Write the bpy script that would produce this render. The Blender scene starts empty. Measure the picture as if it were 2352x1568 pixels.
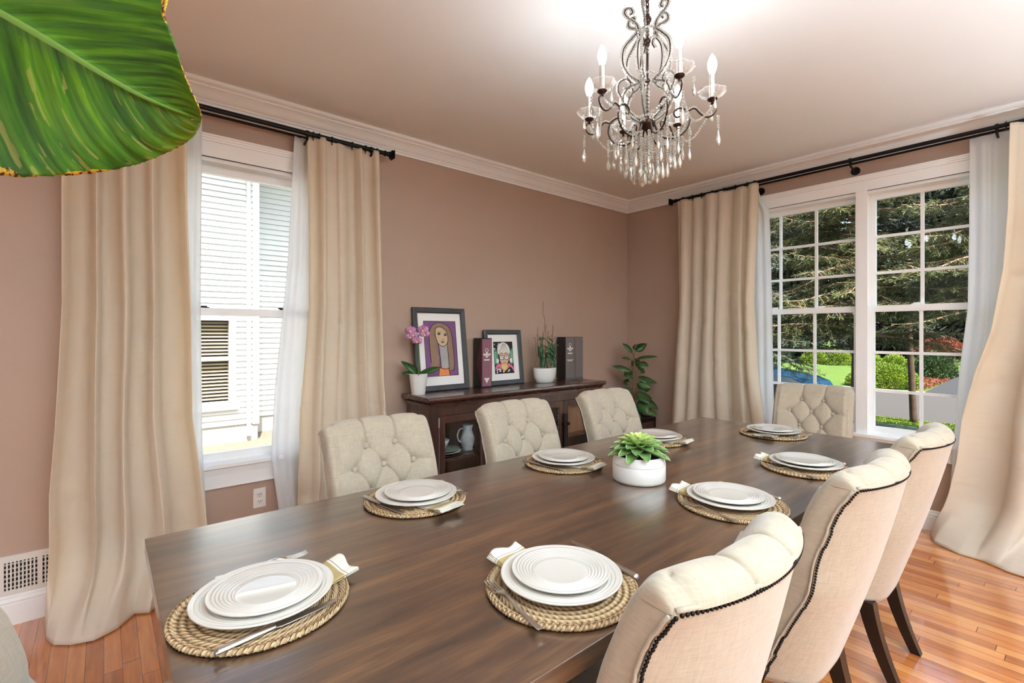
import bpy, math, random
from mathutils import Vector, Matrix, noise
PI = math.pi
S = bpy.context.scene
COL = S.collection
random.seed(7)

# ---------------------------------------------------------------- camera, world, sun, exposure
FPX, CU, CV = 1114.0, 1176.0, 764.0
YAW = math.atan((2500 - CU) / FPX)            # angle between view direction and the long wall
EYE = 1.34
cam = bpy.data.cameras.new('camera')
cam.sensor_fit = 'HORIZONTAL'; cam.sensor_width = 36.0
cam.lens = FPX / 2352 * 36.0
cam.shift_x = 0.0; cam.shift_y = -(784 - CV) / 2352
cam.clip_start = 0.02; cam.clip_end = 300
camo = bpy.data.objects.new('camera', cam); COL.objects.link(camo)
camo.location = (0, 0, EYE); camo.rotation_euler = (PI / 2, 0, YAW - PI / 2)
S.camera = camo
FW = Vector((math.cos(YAW), math.sin(YAW), 0)); RT = Vector((math.sin(YAW), -math.cos(YAW), 0))

W = bpy.data.worlds.new('sky'); S.world = W; W.use_nodes = True
nt = W.node_tree; nt.nodes.clear()
wo = nt.nodes.new('ShaderNodeOutputWorld'); bg = nt.nodes.new('ShaderNodeBackground')
sky = nt.nodes.new('ShaderNodeTexSky'); sky.sky_type = 'NISHITA'; sky.sun_disc = False
sky.sun_elevation = math.radians(56); sky.sun_rotation = math.radians(190); sky.air_density = 1.0; sky.dust_density = 2.5
hs = nt.nodes.new('ShaderNodeHueSaturation'); hs.inputs['Saturation'].default_value = 0.75
nt.links.new(sky.outputs[0], hs.inputs['Color']); nt.links.new(hs.outputs[0], bg.inputs[0]); nt.links.new(bg.outputs[0], wo.inputs[0])
bg.inputs[1].default_value = 0.24

sl = bpy.data.lights.new('sun', 'SUN'); sl.energy = 8.0; sl.angle = math.radians(0.6); sl.color = (1, .95, .87)
so = bpy.data.objects.new('sun', sl); COL.objects.link(so)
# high sun behind the house; added rear slabs keep it off the floor
_d = Vector((0.20, 0.68, -1.12)); so.rotation_euler = _d.to_track_quat('-Z', 'Y').to_euler(); so.location = (0, -6, 9)

def portal(loc, rot, sx, sy):
    l = bpy.data.lights.new('daylight_portal', 'AREA'); l.shape = 'RECTANGLE'; l.size = sx; l.size_y = sy
    l.cycles.is_portal = True
    o = bpy.data.objects.new('daylight_portal', l); COL.objects.link(o); o.location = loc; o.rotation_euler = rot
portal((4.33, 1.10, 1.48), (0, PI / 2, 0), 1.8, 1.9)
portal((0.65, 3.25, 1.45), (-PI / 2, 0, 0), 0.9, 1.75)

vs = S.view_settings
vs.view_transform = 'Standard'; vs.look = 'None'; vs.gamma = 1.0; vs.use_curve_mapping = False
vs.exposure = 1.08
S.cycles.max_bounces = 8; S.cycles.diffuse_bounces = 5; S.cycles.glossy_bounces = 3
S.cycles.transmission_bounces = 5; S.cycles.transparent_max_bounces = 10
S.cycles.sample_clamp_indirect = 6.0; S.cycles.caustics_reflective = False; S.cycles.caustics_refractive = False

# ---------------------------------------------------------------- helpers
class MB:
    def __init__(s): s.v = []; s.f = []; s.m = []
    def add(s, vs_, fs, mi=0):
        b = len(s.v); s.v += [tuple(p) for p in vs_]; s.f += [tuple(b + i for i in f) for f in fs]; s.m += [mi] * len(fs); return s
    def box(s, a, b, mi=0):
        x0, y0, z0 = a; x1, y1, z1 = b
        return s.add([(x0,y0,z0),(x1,y0,z0),(x1,y1,z0),(x0,y1,z0),(x0,y0,z1),(x1,y0,z1),(x1,y1,z1),(x0,y1,z1)],
              [(0,3,2,1),(4,5,6,7),(0,1,5,4),(1,2,6,5),(2,3,7,6),(3,0,4,7)], mi)
    def cbox(s, a, b, c=.004, mi=0):
        """box with chamfered vertical and top/bottom edges"""
        x0,y0,z0=a; x1,y1,z1=b
        def ring(i,z): return [(x0+i+c,y0+i,z),(x1-i-c,y0+i,z),(x1-i,y0+i+c,z),(x1-i,y1-i-c,z),(x1-i-c,y1-i,z),(x0+i+c,y1-i,z),(x0+i,y1-i-c,z),(x0+i,y0+i+c,z)]
        return s.rings([ring(c,z0),ring(0,z0+c),ring(0,z1-c),ring(c,z1)], True, True, mi)
    def rings(s, R, cap0=True, cap1=True, mi=0, closed=True):
        n = len(R[0]); vs_ = [p for r in R for p in r]; fs = []
        for k in range(len(R) - 1):
            for i in range(n if closed else n - 1):
                j = (i + 1) % n
                fs.append((k*n+i, k*n+j, (k+1)*n+j, (k+1)*n+i))
        if cap0: fs.append(tuple(range(n))[::-1])
        if cap1: fs.append(tuple((len(R)-1)*n + i for i in range(n)))
        return s.add(vs_, fs, mi)
    def lathe(s, prof, c=(0,0,0), n=32, mi=0, cap0=True, cap1=True, sx=1, sy=1):
        R = [[(c[0]+r*sx*math.cos(2*PI*i/n), c[1]+r*sy*math.sin(2*PI*i/n), c[2]+z) for i in range(n)] for r, z in prof]
        return s.rings(R, cap0, cap1, mi)
    def tube(s, pts, r, n=8, mi=0, cap=True):
        pts = [Vector(p) for p in pts]
        rr = r if isinstance(r, (list, tuple)) else [r] * len(pts)
        t0 = (pts[1]-pts[0]).normalized(); up = Vector((0,0,1)) if abs(t0.z) < .9 else Vector((1,0,0))
        nrm = t0.cross(up).normalized(); R = []
        for i, p in enumerate(pts):
            t = (pts[min(i+1,len(pts)-1)] - pts[max(i-1,0)]).normalized()
            nrm = (nrm - t * nrm.dot(t)).normalized(); bn = t.cross(nrm)
            R.append([tuple(p + (nrm*math.cos(2*PI*k/n) + bn*math.sin(2*PI*k/n)) * rr[i]) for k in range(n)])
        return s.rings(R, cap, cap, mi)
    def ball(s, c, r, n=6, m=4, mi=0, sz=1.0):
        prof = [(r*math.sin(PI*k/m)+1e-5, -r*sz*math.cos(PI*k/m)) for k in range(m+1)]
        return s.lathe(prof, c, n, mi, False, False)
    def grid(s, nx, ny, fn, mi=0):
        vs_ = [fn(i/(nx-1), j/(ny-1)) for j in range(ny) for i in range(nx)]
        return s.add(vs_, [(j*nx+i, j*nx+i+1, (j+1)*nx+i+1, (j+1)*nx+i) for j in range(ny-1) for i in range(nx-1)], mi)
    def poly(s, pts, z0, z1, mi=0):
        """prism of a 2D outline"""
        return s.rings([[(x,y,z0) for x,y in pts],[(x,y,z1) for x,y in pts]], True, True, mi)
    def xf(s, M):
        s.v = [tuple(M @ Vector(p)) for p in s.v]; return s
    def build(s, name, mats, parent=None, smooth=False, loc=None, solid=0, autos=None):
        me = bpy.data.meshes.new(name); me.from_pydata(s.v, [], s.f)
        mats = mats if isinstance(mats, (list, tuple)) else [mats]
        for m in mats: me.materials.append(m)
        if len(mats) > 1: me.polygons.foreach_set('material_index', s.m)
        if smooth: me.polygons.foreach_set('use_smooth', [True]*len(s.f))
        me.update()
        if autos: me.set_sharp_from_angle(angle=math.radians(autos))
        o = bpy.data.objects.new(name, me); COL.objects.link(o)
        if parent: o.parent = parent
        if loc: o.location = loc
        if solid:
            md = o.modifiers.new('thickness', 'SOLIDIFY'); md.thickness = solid; md.offset = 0
        return o

def tag(o, label=None, cat=None, group=None, kind=None):
    if label: o['label'] = label
    if cat: o['category'] = cat
    if group: o['group'] = group
    if kind: o['kind'] = kind
    return o
def thing(name, loc=(0,0,0), rz=0, label=None, cat=None, group=None, kind=None):
    o = bpy.data.objects.new(name, None); o.empty_display_size = .05; COL.objects.link(o)
    o.location = loc; o.rotation_euler = (0,0,rz); return tag(o, label, cat, group, kind)
def dup(root, loc=None, rot=None, label=None, group=None):
    r = root.copy(); COL.objects.link(r)
    if loc is not None: r.location = loc
    if rot is not None: r.rotation_euler = rot if not isinstance(rot, (int,float)) else (0,0,rot)
    if label: r['label'] = label
    if group: r['group'] = group
    for ch in list(root.children):
        c = ch.copy(); COL.objects.link(c); c.parent = r
        for g in list(ch.children):
            d = g.copy(); COL.objects.link(d); d.parent = c
    return r
def text_mesh(name, body, size, mat, parent, M, extrude=.0004):
    cu = bpy.data.curves.new(name, 'FONT'); cu.body = body; cu.size = size; cu.extrude = extrude; cu.align_x = 'CENTER'; cu.align_y = 'CENTER'
    t = bpy.data.objects.new(name, cu); COL.objects.link(t)
    dg = bpy.context.evaluated_depsgraph_get(); me = bpy.data.meshes.new_from_object(t.evaluated_get(dg))
    bpy.data.objects.remove(t); me.transform(M); me.materials.clear(); me.materials.append(mat)
    o = bpy.data.objects.new(name, me); COL.objects.link(o); o.parent = parent; return o
def smooth_path(P, n=6):
    """Catmull-Rom through points"""
    P = [Vector(p) for p in P]; out = []
    for i in range(len(P)-1):
        a, b, c, d = P[max(i-1,0)], P[i], P[i+1], P[min(i+2,len(P)-1)]
        for k in range(n):
            t = k/n
            out.append(.5*((2*b)+(c-a)*t+(2*a-5*b+4*c-d)*t*t+(3*b-a-3*c+d)*t*t*t))
    out.append(P[-1]); return out
def lerp(a, b, t): return a + (b-a)*t
def curve1(pts, x):
    if x <= pts[0][0]: return pts[0][1]
    for (x0,y0),(x1,y1) in zip(pts, pts[1:]):
        if x <= x1: 
            t=(x-x0)/(x1-x0); return y0+(y1-y0)*t
    return pts[-1][1]

# ---------------------------------------------------------------- materials
def srgb(r, g, b):
    f = lambda c: (c/255/12.92) if c/255 <= .04045 else ((c/255+.055)/1.055)**2.4
    return (f(r), f(g), f(b), 1)
class NT:
    def __init__(s, name):
        s.mat = bpy.data.materials.new(name); s.mat.use_nodes = True; s.t = s.mat.node_tree; s.t.nodes.clear()
        s.out = s.n('OutputMaterial')
    def n(s, typ, **kw):
        nd = s.t.nodes.new('ShaderNode' + typ)
        for k, v in kw.items():
            if k.startswith('i_'):
                key = k[2:].replace('_', ' ')
                (nd.inputs[int(key)] if key.isdigit() else nd.inputs[key]).default_value = v
            else: setattr(nd, k, v)
        return nd
    def l(s, a, b): s.t.links.new(a, b)
    def math(s, op, a, b=None, c=None):
        nd = s.n('Math', operation=op)
        for i, v in enumerate((a, b, c)):
            if v is None: continue
            if isinstance(v, (int, float)): nd.inputs[i].default_value = v
            else: s.l(v, nd.inputs[i])
        return nd.outputs[0]
    def mapped(s, scale=(1,1,1), rot=(0,0,0), coord='Object'):
        tc = s.n('TexCoord'); mp = s.n('Mapping'); mp.inputs['Scale'].default_value = scale; mp.inputs['Rotation'].default_value = rot
        s.l(tc.outputs[coord], mp.inputs[0]); return mp.outputs[0]
    def noise(s, vec, scale=5, detail=4, rough=.55, dist=0):
        nd = s.n('TexNoise'); nd.inputs['Scale'].default_value = scale; nd.inputs['Detail'].default_value = detail
        nd.inputs['Roughness'].default_value = rough; nd.inputs['Distortion'].default_value = dist
        if vec is not None: s.l(vec, nd.inputs['Vector'])
        return nd.outputs['Fac']
    def ramp(s, fac, stops):
        nd = s.n('ValToRGB'); cr = nd.color_ramp
        while len(cr.elements) < len(stops): cr.elements.new(.5)
        for e, (p, c) in zip(cr.elements, stops): e.position = p; e.color = c
        s.l(fac, nd.inputs[0]); return nd.outputs[0]
    def mix(s, fac, a, b, mode='MIX'):
        nd = s.n('Mix', data_type='RGBA', blend_type=mode)
        for sock, v in ((nd.inputs[0], fac), (nd.inputs[6], a), (nd.inputs[7], b)):
            if isinstance(v, (int, float, tuple)): sock.default_value = v
            else: s.l(v, sock)
        return nd.outputs[2]
    def bump(s, h, strength=.3, dist=.01):
        nd = s.n('Bump'); nd.inputs['Strength'].default_value = strength; nd.inputs['Distance'].default_value = dist
        s.l(h, nd.inputs['Height']); return nd.outputs[0]
    def pbsdf(s, color=None, rough=.5, normal=None, **kw):
        p = s.n('BsdfPrincipled'); p.inputs['Roughness'].default_value = rough if isinstance(rough, (int,float)) else .5
        if not isinstance(rough, (int,float)): s.l(rough, p.inputs['Roughness'])
        if isinstance(color, tuple): p.inputs['Base Color'].default_value = color
        elif color is not None: s.l(color, p.inputs['Base Color'])
        if normal is not None: s.l(normal, p.inputs['Normal'])
        for k, v in kw.items(): p.inputs[k.replace('_', ' ')].default_value = v
        return p
    def done(s, sh): s.l(sh, s.out.inputs[0]); return s.mat
def plain(name, c, rough=.5, var=.06, vscale=8, bump=0, bscale=60, **kw):
    t = NT(name); v = t.mapped(); nf = t.noise(v, vscale, 3)
    lo = tuple(x*(1-var) for x in c[:3]) + (1,); hi = tuple(min(1, x*(1+var)) for x in c[:3]) + (1,)
    colr = t.ramp(nf, [(.3, lo), (.7, hi)])
    nrm = t.bump(t.noise(v, bscale, 3), bump, .002) if bump else None
    return t.done(t.pbsdf(colr, rough, nrm, **kw).outputs[0])

M = {}
M['wall'] = plain('wall_paint', srgb(182,155,138), .42, .02, 3, .12, 350)
M['ceiling'] = plain('ceiling_paint', srgb(244,244,243), .9, .01, 2, .08, 300)
M['white'] = plain('white_trim_paint', srgb(248,248,247), .35, .01)
M['outlet'] = plain('outlet_plastic', srgb(238,234,228), .3, .01)
M['vent'] = plain('vent_enamel', srgb(226,220,212), .4, .01)
M['dark'] = plain('dark_slot', srgb(28,26,25), .8, .1)
M['iron'] = plain('black_iron', srgb(26,24,24), .38, .15, 40, .2, 200, Metallic=.6)
M['bronze'] = plain('dark_bronze', srgb(58,38,30), .32, .2, 60, .1, 200, Metallic=.75)
M['nail'] = plain('nailhead_metal', srgb(32,26,24), .3, .1, Metallic=.8)
M['ceramic'] = plain('glazed_ceramic', srgb(218,212,203), .09, .005, Coat_Weight=.6, Coat_Roughness=.03)
M['potwhite'] = plain('matte_white_pot', srgb(232,227,220), .5, .02, 12, .15, 90)
M['glosspot'] = plain('gloss_white_pot', srgb(240,238,234), .15, .01)
M['steel'] = plain('polished_steel', srgb(224,220,216), .28, .04, 60, 0, Metallic=1.0)
M['blackleg'] = plain('espresso_leg', srgb(24,19,18), .28, .1)
M['soil'] = plain('soil', srgb(58,42,32), .95, .4, 60, 1, 120)
M['stem'] = plain('brown_stem', srgb(120,92,62), .7, .2, 60)
M['stake'] = plain('wood_stake', srgb(150,98,70), .6, .1)
M['gstem'] = plain('green_stem', srgb(98,120,60), .5, .15, 40)
M['bluegrey'] = plain('slate_frame', srgb(62,64,68), .32, .12, 20, .1, 120)
M['mat'] = plain('mat_board', srgb(244,242,238), .8, .005)
M['burgundy'] = plain('burgundy_box', srgb(92,38,52), .35, .06)
M['burgspine'] = plain('burgundy_spine', srgb(140,92,106), .4, .05)
M['greybox'] = plain('grey_box', srgb(112,102,98), .45, .04)
M['black'] = plain('black_board', srgb(22,18,19), .4, .1)
M['silverprint'] = plain('silver_print', srgb(228,220,210), .4, .02)
M['concrete'] = plain('concrete', srgb(186,182,174), .9, .08, 3, .4, 60)

def fabric(name, c1, c2, scale=900):
    t = NT(name); v = t.mapped()
    w1 = t.n('TexWave', wave_type='BANDS', bands_direction='X'); w1.inputs['Scale'].default_value = scale/6; w1.inputs['Distortion'].default_value = 2.5; w1.inputs['Detail'].default_value = 2
    w2 = t.n('TexWave', wave_type='BANDS', bands_direction='Z'); w2.inputs['Scale'].default_value = scale/6; w2.inputs['Distortion'].default_value = 2.5; w2.inputs['Detail'].default_value = 2
    t.l(v, w1.inputs[0]); t.l(v, w2.inputs[0])
    h = t.math('ADD', w1.outputs['Fac'], w2.outputs['Fac'])
    streak = t.noise(t.mapped((260, 30, 30)), 1, 3); streak2 = t.noise(t.mapped((30, 30, 260)), 1, 3)
    f = t.math('MULTIPLY_ADD', t.math('ADD', streak, streak2), .5, t.math('MULTIPLY', h, .02))
    c = t.ramp(f, [(.30, c1), (.74, c2)])
    p = t.pbsdf(c, .92, t.bump(h, .10, .0004), Sheen_Weight=.35, Sheen_Roughness=.5)
    return t.done(p.outputs[0])
M['linen'] = fabric('oatmeal_linen', srgb(164,150,130), srgb(190,176,155))
M['linenbutton'] = fabric('linen_button', srgb(160,144,126), srgb(190,175,156))

def wood(name, stops, axis='X', rough=.35, scale=1.0, coat=.0, bump=.15, spots=True):
    t = NT(name); st = {'X': (1.2,14,14), 'Y': (14,1.2,14), 'Z': (14,14,1.2)}[axis]
    st = tuple(a*scale for a in st)
    v = t.mapped(st); n1 = t.noise(v, 1.6, 6, .6, .4); n2 = t.noise(t.mapped(tuple(a*4 for a in st)), 2.0, 5, .7)
    big = t.noise(t.mapped(tuple(a*.35 for a in st)), 1.3, 2)
    f = t.math('ADD', t.math('MULTIPLY', n1, .5), t.math('ADD', t.math('MULTIPLY', n2, .25), t.math('MULTIPLY', big, .25)))
    c = t.ramp(f, stops)
    if spots:
        sp = t.noise(t.mapped((7,7,7)), 3, 2); c = t.mix(t.ramp(sp, [(.70, (0,0,0,1)), (.76, (.5,.5,.5,1))]), c, (stops[0][1][0]*.5, stops[0][1][1]*.5, stops[0][1][2]*.5, 1))
    r = t.math('MULTIPLY_ADD', n2, .14, rough-.05)
    p = t.pbsdf(c, r, t.bump(n2, bump, .001), Specular_IOR_Level=.9, Coat_Weight=coat, Coat_Roughness=.20, Coat_IOR=2.35)
    return t.done(p.outputs[0])
M['table'] = wood('walnut_table_wood', [(.38, srgb(34,22,17)), (.5, srgb(76,50,33)), (.64, srgb(122,84,53))], 'X', .36, 1.0, 1.0, .10)
M['tableY'] = wood('walnut_breadboard_wood', [(.36, srgb(58,38,27)), (.5, srgb(90,62,44)), (.66, srgb(118,84,60))], 'Y', .38, 1.0, .3, .10)
M['tabledark'] = wood('table_edge_wood', [(.36, srgb(44,28,22)), (.5, srgb(72,48,36)), (.66, srgb(96,68,50))], 'X', .45, 1, .1, .15)
M['side'] = wood('dark_mahogany', [(.36, srgb(38,19,15)), (.5, srgb(66,36,27)), (.68, srgb(104,62,44))], 'X', .25, 1.2, .4, .10)
M['sideZ'] = wood('dark_mahogany_upright', [(.36, srgb(36,20,17)), (.5, srgb(64,38,30)), (.68, srgb(100,64,48))], 'Z', .3, 1.2, .3, .10)

def floor_mat():
    t = NT('honey_oak_floor'); tc = t.n('TexCoord'); sep = t.n('SeparateXYZ'); t.l(tc.outputs['Object'], sep.inputs[0])
    x, y = sep.outputs[0], sep.outputs[1]; bw = .0575
    px = t.math('DIVIDE', x, bw); ix = t.math('FLOOR', px); fx = t.math('FRACT', px)
    wn = t.n('TexWhiteNoise', noise_dimensions='1D'); t.l(ix, wn.inputs['W'])
    yy = t.math('ADD', t.math('DIVIDE', y, .85), t.math('MULTIPLY', wn.outputs['Value'], 7.0))
    iy = t.math('FLOOR', yy); fy = t.math('FRACT', yy)
    cmb = t.n('CombineXYZ'); t.l(ix, cmb.inputs[0]); t.l(iy, cmb.inputs[1])
    wn2 = t.n('TexWhiteNoise', noise_dimensions='2D'); t.l(cmb.outputs[0], wn2.inputs['Vector'])
    add = t.n('VectorMath', operation='MULTIPLY_ADD'); t.l(wn2.outputs['Color'], add.inputs[0]); add.inputs[1].default_value = (9,9,9); t.l(t.mapped((28,2.2,1)), add.inputs[2])
    g = t.noise(add.outputs[0], 1.6, 5, .6, .5)
    f = t.math('ADD', t.math('MULTIPLY', g, .55), t.math('MULTIPLY', wn2.outputs['Value'], .42))
    c = t.ramp(f, [(.22, srgb(168,92,44)), (.48, srgb(210,126,66)), (.78, srgb(234,162,98))])
    ex = t.math('ABSOLUTE', t.math('SUBTRACT', fx, .5)); ey = t.math('ABSOLUTE', t.math('SUBTRACT', fy, .5))
    gap = t.math('MAXIMUM', t.math('GREATER_THAN', ex, .483), t.math('GREATER_THAN', ey, .4982))
    c = t.mix(gap, c, srgb(118,60,30))
    hgt = t.math('SUBTRACT', t.math('MULTIPLY', t.math('SUBTRACT', wn2.outputs['Value'], .5), .3), gap)
    p = t.pbsdf(c, .22, t.bump(hgt, .35, .0012), Coat_Weight=1.0, Coat_Roughness=.05, Coat_IOR=1.7)
    return t.done(p.outputs[0])
M['floor'] = floor_mat()

def silk(name, c, trans, tw=.35):
    t = NT(name)
    slub = t.noise(t.mapped((8, 8, 220)), 1, 3); cr = t.noise(t.mapped((4, 4, 2)), 1, 2)
    col_ = t.ramp(t.math('ADD', t.math('MULTIPLY', slub, .5), t.math('MULTIPLY', cr, .5)), [(.3, tuple(x*.93 for x in c[:3])+(1,)), (.7, c)])
    nrm = t.bump(t.math('ADD', t.math('MULTIPLY', t.noise(t.mapped((3.5, 3.5, 9)), 1, 2, .5, .3), 1.0), t.math('MULTIPLY', slub, .015)), .5, .02)
    p = t.pbsdf(col_, .5, nrm, Sheen_Weight=.3)
    tr = t.n('BsdfTranslucent'); tr.inputs[0].default_value = trans; t.l(nrm, tr.inputs['Normal'])
    mx = t.n('MixShader'); mx.inputs[0].default_value = tw
    t.l(p.outputs[0], mx.inputs[1]); t.l(tr.outputs[0], mx.inputs[2]); return t.done(mx.outputs[0])
M['silk'] = silk('cream_silk', srgb(244,234,221), srgb(252,232,178), .38)
def sheer_mat():
    t = NT('white_voile'); v = t.mapped((200,200,200))
    d = t.n('BsdfDiffuse'); d.inputs[0].default_value = (.93,.94,.95,1)
    tl = t.n('BsdfTranslucent'); tl.inputs[0].default_value = (.93,.95,.97,1)
    m1 = t.n('MixShader'); m1.inputs[0].default_value = .40; t.l(d.outputs[0], m1.inputs[1]); t.l(tl.outputs[0], m1.inputs[2])
    tp = t.n('BsdfTransparent'); lw = t.n('LayerWeight'); lw.inputs[0].default_value = .35
    weave = t.noise(v, 3, 1)
    fac = t.math('ADD', t.math('MULTIPLY_ADD', lw.outputs['Facing'], .20, .76), t.math('MULTIPLY', weave, .12))
    m2 = t.n('MixShader'); t.l(fac, m2.inputs[0]); t.l(tp.outputs[0], m2.inputs[1]); t.l(m1.outputs[0], m2.inputs[2])
    return t.done(m2.outputs[0])
M['sheer'] = sheer_mat()
def pane_mat():
    t = NT('window_glass'); tp = t.n('BsdfTransparent'); tp.inputs[0].default_value = (.97,.985,.98,1)
    g = t.n('BsdfGlossy'); g.inputs['Roughness'].default_value = .01
    fr = t.n('Fresnel'); fr.inputs[0].default_value = 1.45
    m = t.n('MixShader'); nz = t.noise(t.mapped(), 2, 1)
    t.l(t.math('MULTIPLY', fr.outputs[0], t.math('MULTIPLY_ADD', nz, .05, .12)), m.inputs[0]); t.l(tp.outputs[0], m.inputs[1]); t.l(g.outputs[0], m.inputs[2])
    return t.done(m.outputs[0])
M['glass'] = pane_mat()
def crystal_mat():
    t = NT('cut_crystal'); 
    lw = t.n('LayerWeight'); lw.inputs[0].default_value = .5
    g = t.n('BsdfGlass'); g.inputs['IOR'].default_value = 1.5; g.inputs['Roughness'].default_value = .02
    c = t.ramp(t.noise(t.mapped(), 40, 1), [(.3, (.97,.93,.86,1)), (.7, (1,1,1,1))]); t.l(c, g.inputs[0])
    gl = t.n('BsdfGlossy'); gl.inputs['Roughness'].default_value = .05; gl.inputs[0].default_value = (1,.98,.94,1)
    m = t.n('MixShader'); m.inputs[0].default_value = .3; t.l(g.outputs[0], m.inputs[1]); t.l(gl.outputs[0], m.inputs[2])
    df = t.n('BsdfTranslucent'); df.inputs[0].default_value = (1,.97,.90,1); m2 = t.n('MixShader'); m2.inputs[0].default_value = .30; t.l(m.outputs[0], m2.inputs[1]); t.l(df.outputs[0], m2.inputs[2])
    return t.done(m2.outputs[0])
M['crystal'] = crystal_mat()
def bobeche_mat():
    t = NT('pressed_glass_dish'); tp = t.n('BsdfTransparent'); tp.inputs[0].default_value = (.95,.95,.94,1)
    g = t.pbsdf((.95,.93,.91,1), .15); lw = t.n('LayerWeight'); lw.inputs[0].default_value = .45
    f = t.math('MULTIPLY_ADD', lw.outputs['Facing'], .6, .12)
    m = t.n('MixShader'); t.l(f, m.inputs[0]); t.l(tp.outputs[0], m.inputs[1]); t.l(g.outputs[0], m.inputs[2]); return t.done(m.outputs[0])
M['dishglass'] = bobeche_mat()
def emit(name, c, s):
    t = NT(name); e = t.n('Emission'); e.inputs[0].default_value = c; e.inputs[1].default_value = s; return t.done(e.outputs[0])
M['bulb'] = emit('lit_frosted_bulb', (.88,.95,1,1), 54.0)

def jute_mat():
    t = NT('braided_jute'); tc = t.n('TexCoord'); sep = t.n('SeparateXYZ'); t.l(tc.outputs['Object'], sep.inputs[0])
    x, y = sep.outputs[0], sep.outputs[1]
    r = t.math('SQRT', t.math('ADD', t.math('MULTIPLY', x, x), t.math('MULTIPLY', y, y))); a = t.math('ARCTAN2', y, x)
    rr = t.math('DIVIDE', r, .0150); ir = t.math('FLOOR', rr); fr = t.math('FRACT', rr)
    # rope strands: slanted bands along the coil
    ph = t.math('ADD', t.math('MULTIPLY', t.math('MULTIPLY', a, r), 430), t.math('MULTIPLY', fr, 5.0))
    sv = t.math('SINE', ph); prof = t.math('SINE', t.math('MULTIPLY', fr, PI))
    h = t.math('MULTIPLY_ADD', sv, .35, prof)
    nz = t.noise(t.mapped(), 260, 3)
    c = t.ramp(t.math('ADD', t.math('MULTIPLY', h, .45), t.math('MULTIPLY', nz, .45)), [(.12, srgb(96,72,46)), (.38, srgb(170,134,94)), (.72, srgb(214,186,146))])
    return t.done(t.pbsdf(c, .85, t.bump(t.math('MULTIPLY_ADD', nz, .3, h), .9, .004)).outputs[0])
M['jute'] = jute_mat()
def napkin_mat():
    t = NT('striped_napkin_linen'); tc = t.n('TexCoord'); sep = t.n('SeparateXYZ'); t.l(tc.outputs['Object'], sep.inputs[0])
    y = sep.outputs[1]
    b = t.math('MULTIPLY', t.math('GREATER_THAN', y, .073), t.math('LESS_THAN', y, .106))
    b2 = t.math('MULTIPLY', t.math('GREATER_THAN', y, .111), t.math('LESS_THAN', y, .1125))
    c = t.mix(b, srgb(236,230,216), srgb(178,156,108)); c = t.mix(b2, c, srgb(120,112,100))
    return t.done(t.pbsdf(c, .9, t.bump(t.noise(t.mapped(), 600, 2), .3, .0005)).outputs[0])
M['napkin'] = napkin_mat()

def leafmat(name, lo, hi, rough=.35, tw=.18, vein=None, scale=6):
    t = NT(name); v = t.mapped(); c = t.ramp(t.noise(v, scale, 4), [(.3, lo), (.7, hi)])
    p = t.pbsdf(c, rough, t.bump(t.noise(v, scale*4, 2), .15, .002))
    tr = t.n('BsdfTranslucent'); t.l(c, tr.inputs[0]); m = t.n('MixShader'); m.inputs[0].default_value = tw
    t.l(p.outputs[0], m.inputs[1]); t.l(tr.outputs[0], m.inputs[2]); return t.done(m.outputs[0])
M['orchidleaf'] = leafmat('orchid_leaf', srgb(30,66,22), srgb(60,104,40), .3)
M['hoyaleaf'] = leafmat('vine_leaf', srgb(30,72,44), srgb(84,124,84), .35)
M['ficusleaf'] = leafmat('ficus_leaf', srgb(38,66,30), srgb(92,126,70), .35)
M['petal'] = leafmat('orchid_petal', srgb(206,120,188), srgb(238,196,228), .5, .3, scale=70)
M['petalcore'] = plain('orchid_lip', srgb(236,206,150), .5)
def succ_mat():
    t = NT('succulent_leaf'); tc = t.n('TexCoord'); sep = t.n('SeparateXYZ'); t.l(tc.outputs['UV'], sep.inputs[0])
    edge = t.math('ABSOLUTE', t.math('SUBTRACT', sep.outputs[0], .5)); e = t.math('GREATER_THAN', edge, .43)
    nz = t.noise(t.mapped(), 30, 3)
    c = t.ramp(nz, [(.3, srgb(88,128,72)), (.7, srgb(140,176,104))])
    oi = sep.outputs[1]
    c = t.mix(oi, c, srgb(206,226,120))
    c = t.mix(e, c, srgb(214,222,170))
    return t.done(t.pbsdf(c, .4, Subsurface_Weight=0.0).outputs[0])
M['succ'] = succ_mat()
# ================================================================ the room shell
LX, WY, CH = 4.30, 3.19, 2.73          # window wall x, long wall y, ceiling height
RX0, RY0 = -3.6, -3.4
def st(name, mb, mat, parent=None, **k):
    o = mb.build(name, mat, parent, **k)
    if parent is None: o['kind'] = 'structure'
    return o
st('floor', MB().box((RX0, RY0, -.05), (LX+.14, WY+.14, 0)), M['floor'])
st('ceiling', MB().box((RX0, RY0, CH), (LX+.14, WY+.14, CH+.1)), M['ceiling'])
AX0, AX1, AZ0, AZ1 = .20, 1.10, .60, 2.33
m = MB(); y0, y1 = WY, WY+.14
m.box((RX0,y0,0),(AX0-.01,y1,CH)); m.box((AX1+.01,y0,0),(LX+.14,y1,CH)); m.box((AX0-.01,y0,0),(AX1+.01,y1,AZ0-.01)); m.box((AX0-.01,y0,AZ1+.01),(AX1+.01,y1,CH))
st('wall_left', m, M['wall'])
BY0, BY1, BZ0, BZ1 = .145, 2.015, .60, 2.385
m = MB(); x0, x1 = LX, LX+.14
m.box((x0,RY0,0),(x1,BY0-.01,CH)); m.box((x0,BY1+.01,0),(x1,WY,CH)); m.box((x0,BY0-.01,0),(x1,BY1+.01,BZ0-.01)); m.box((x0,BY0-.01,BZ1+.01),(x1,BY1+.01,CH))
st('wall_right', m, M['wall'])
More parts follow.
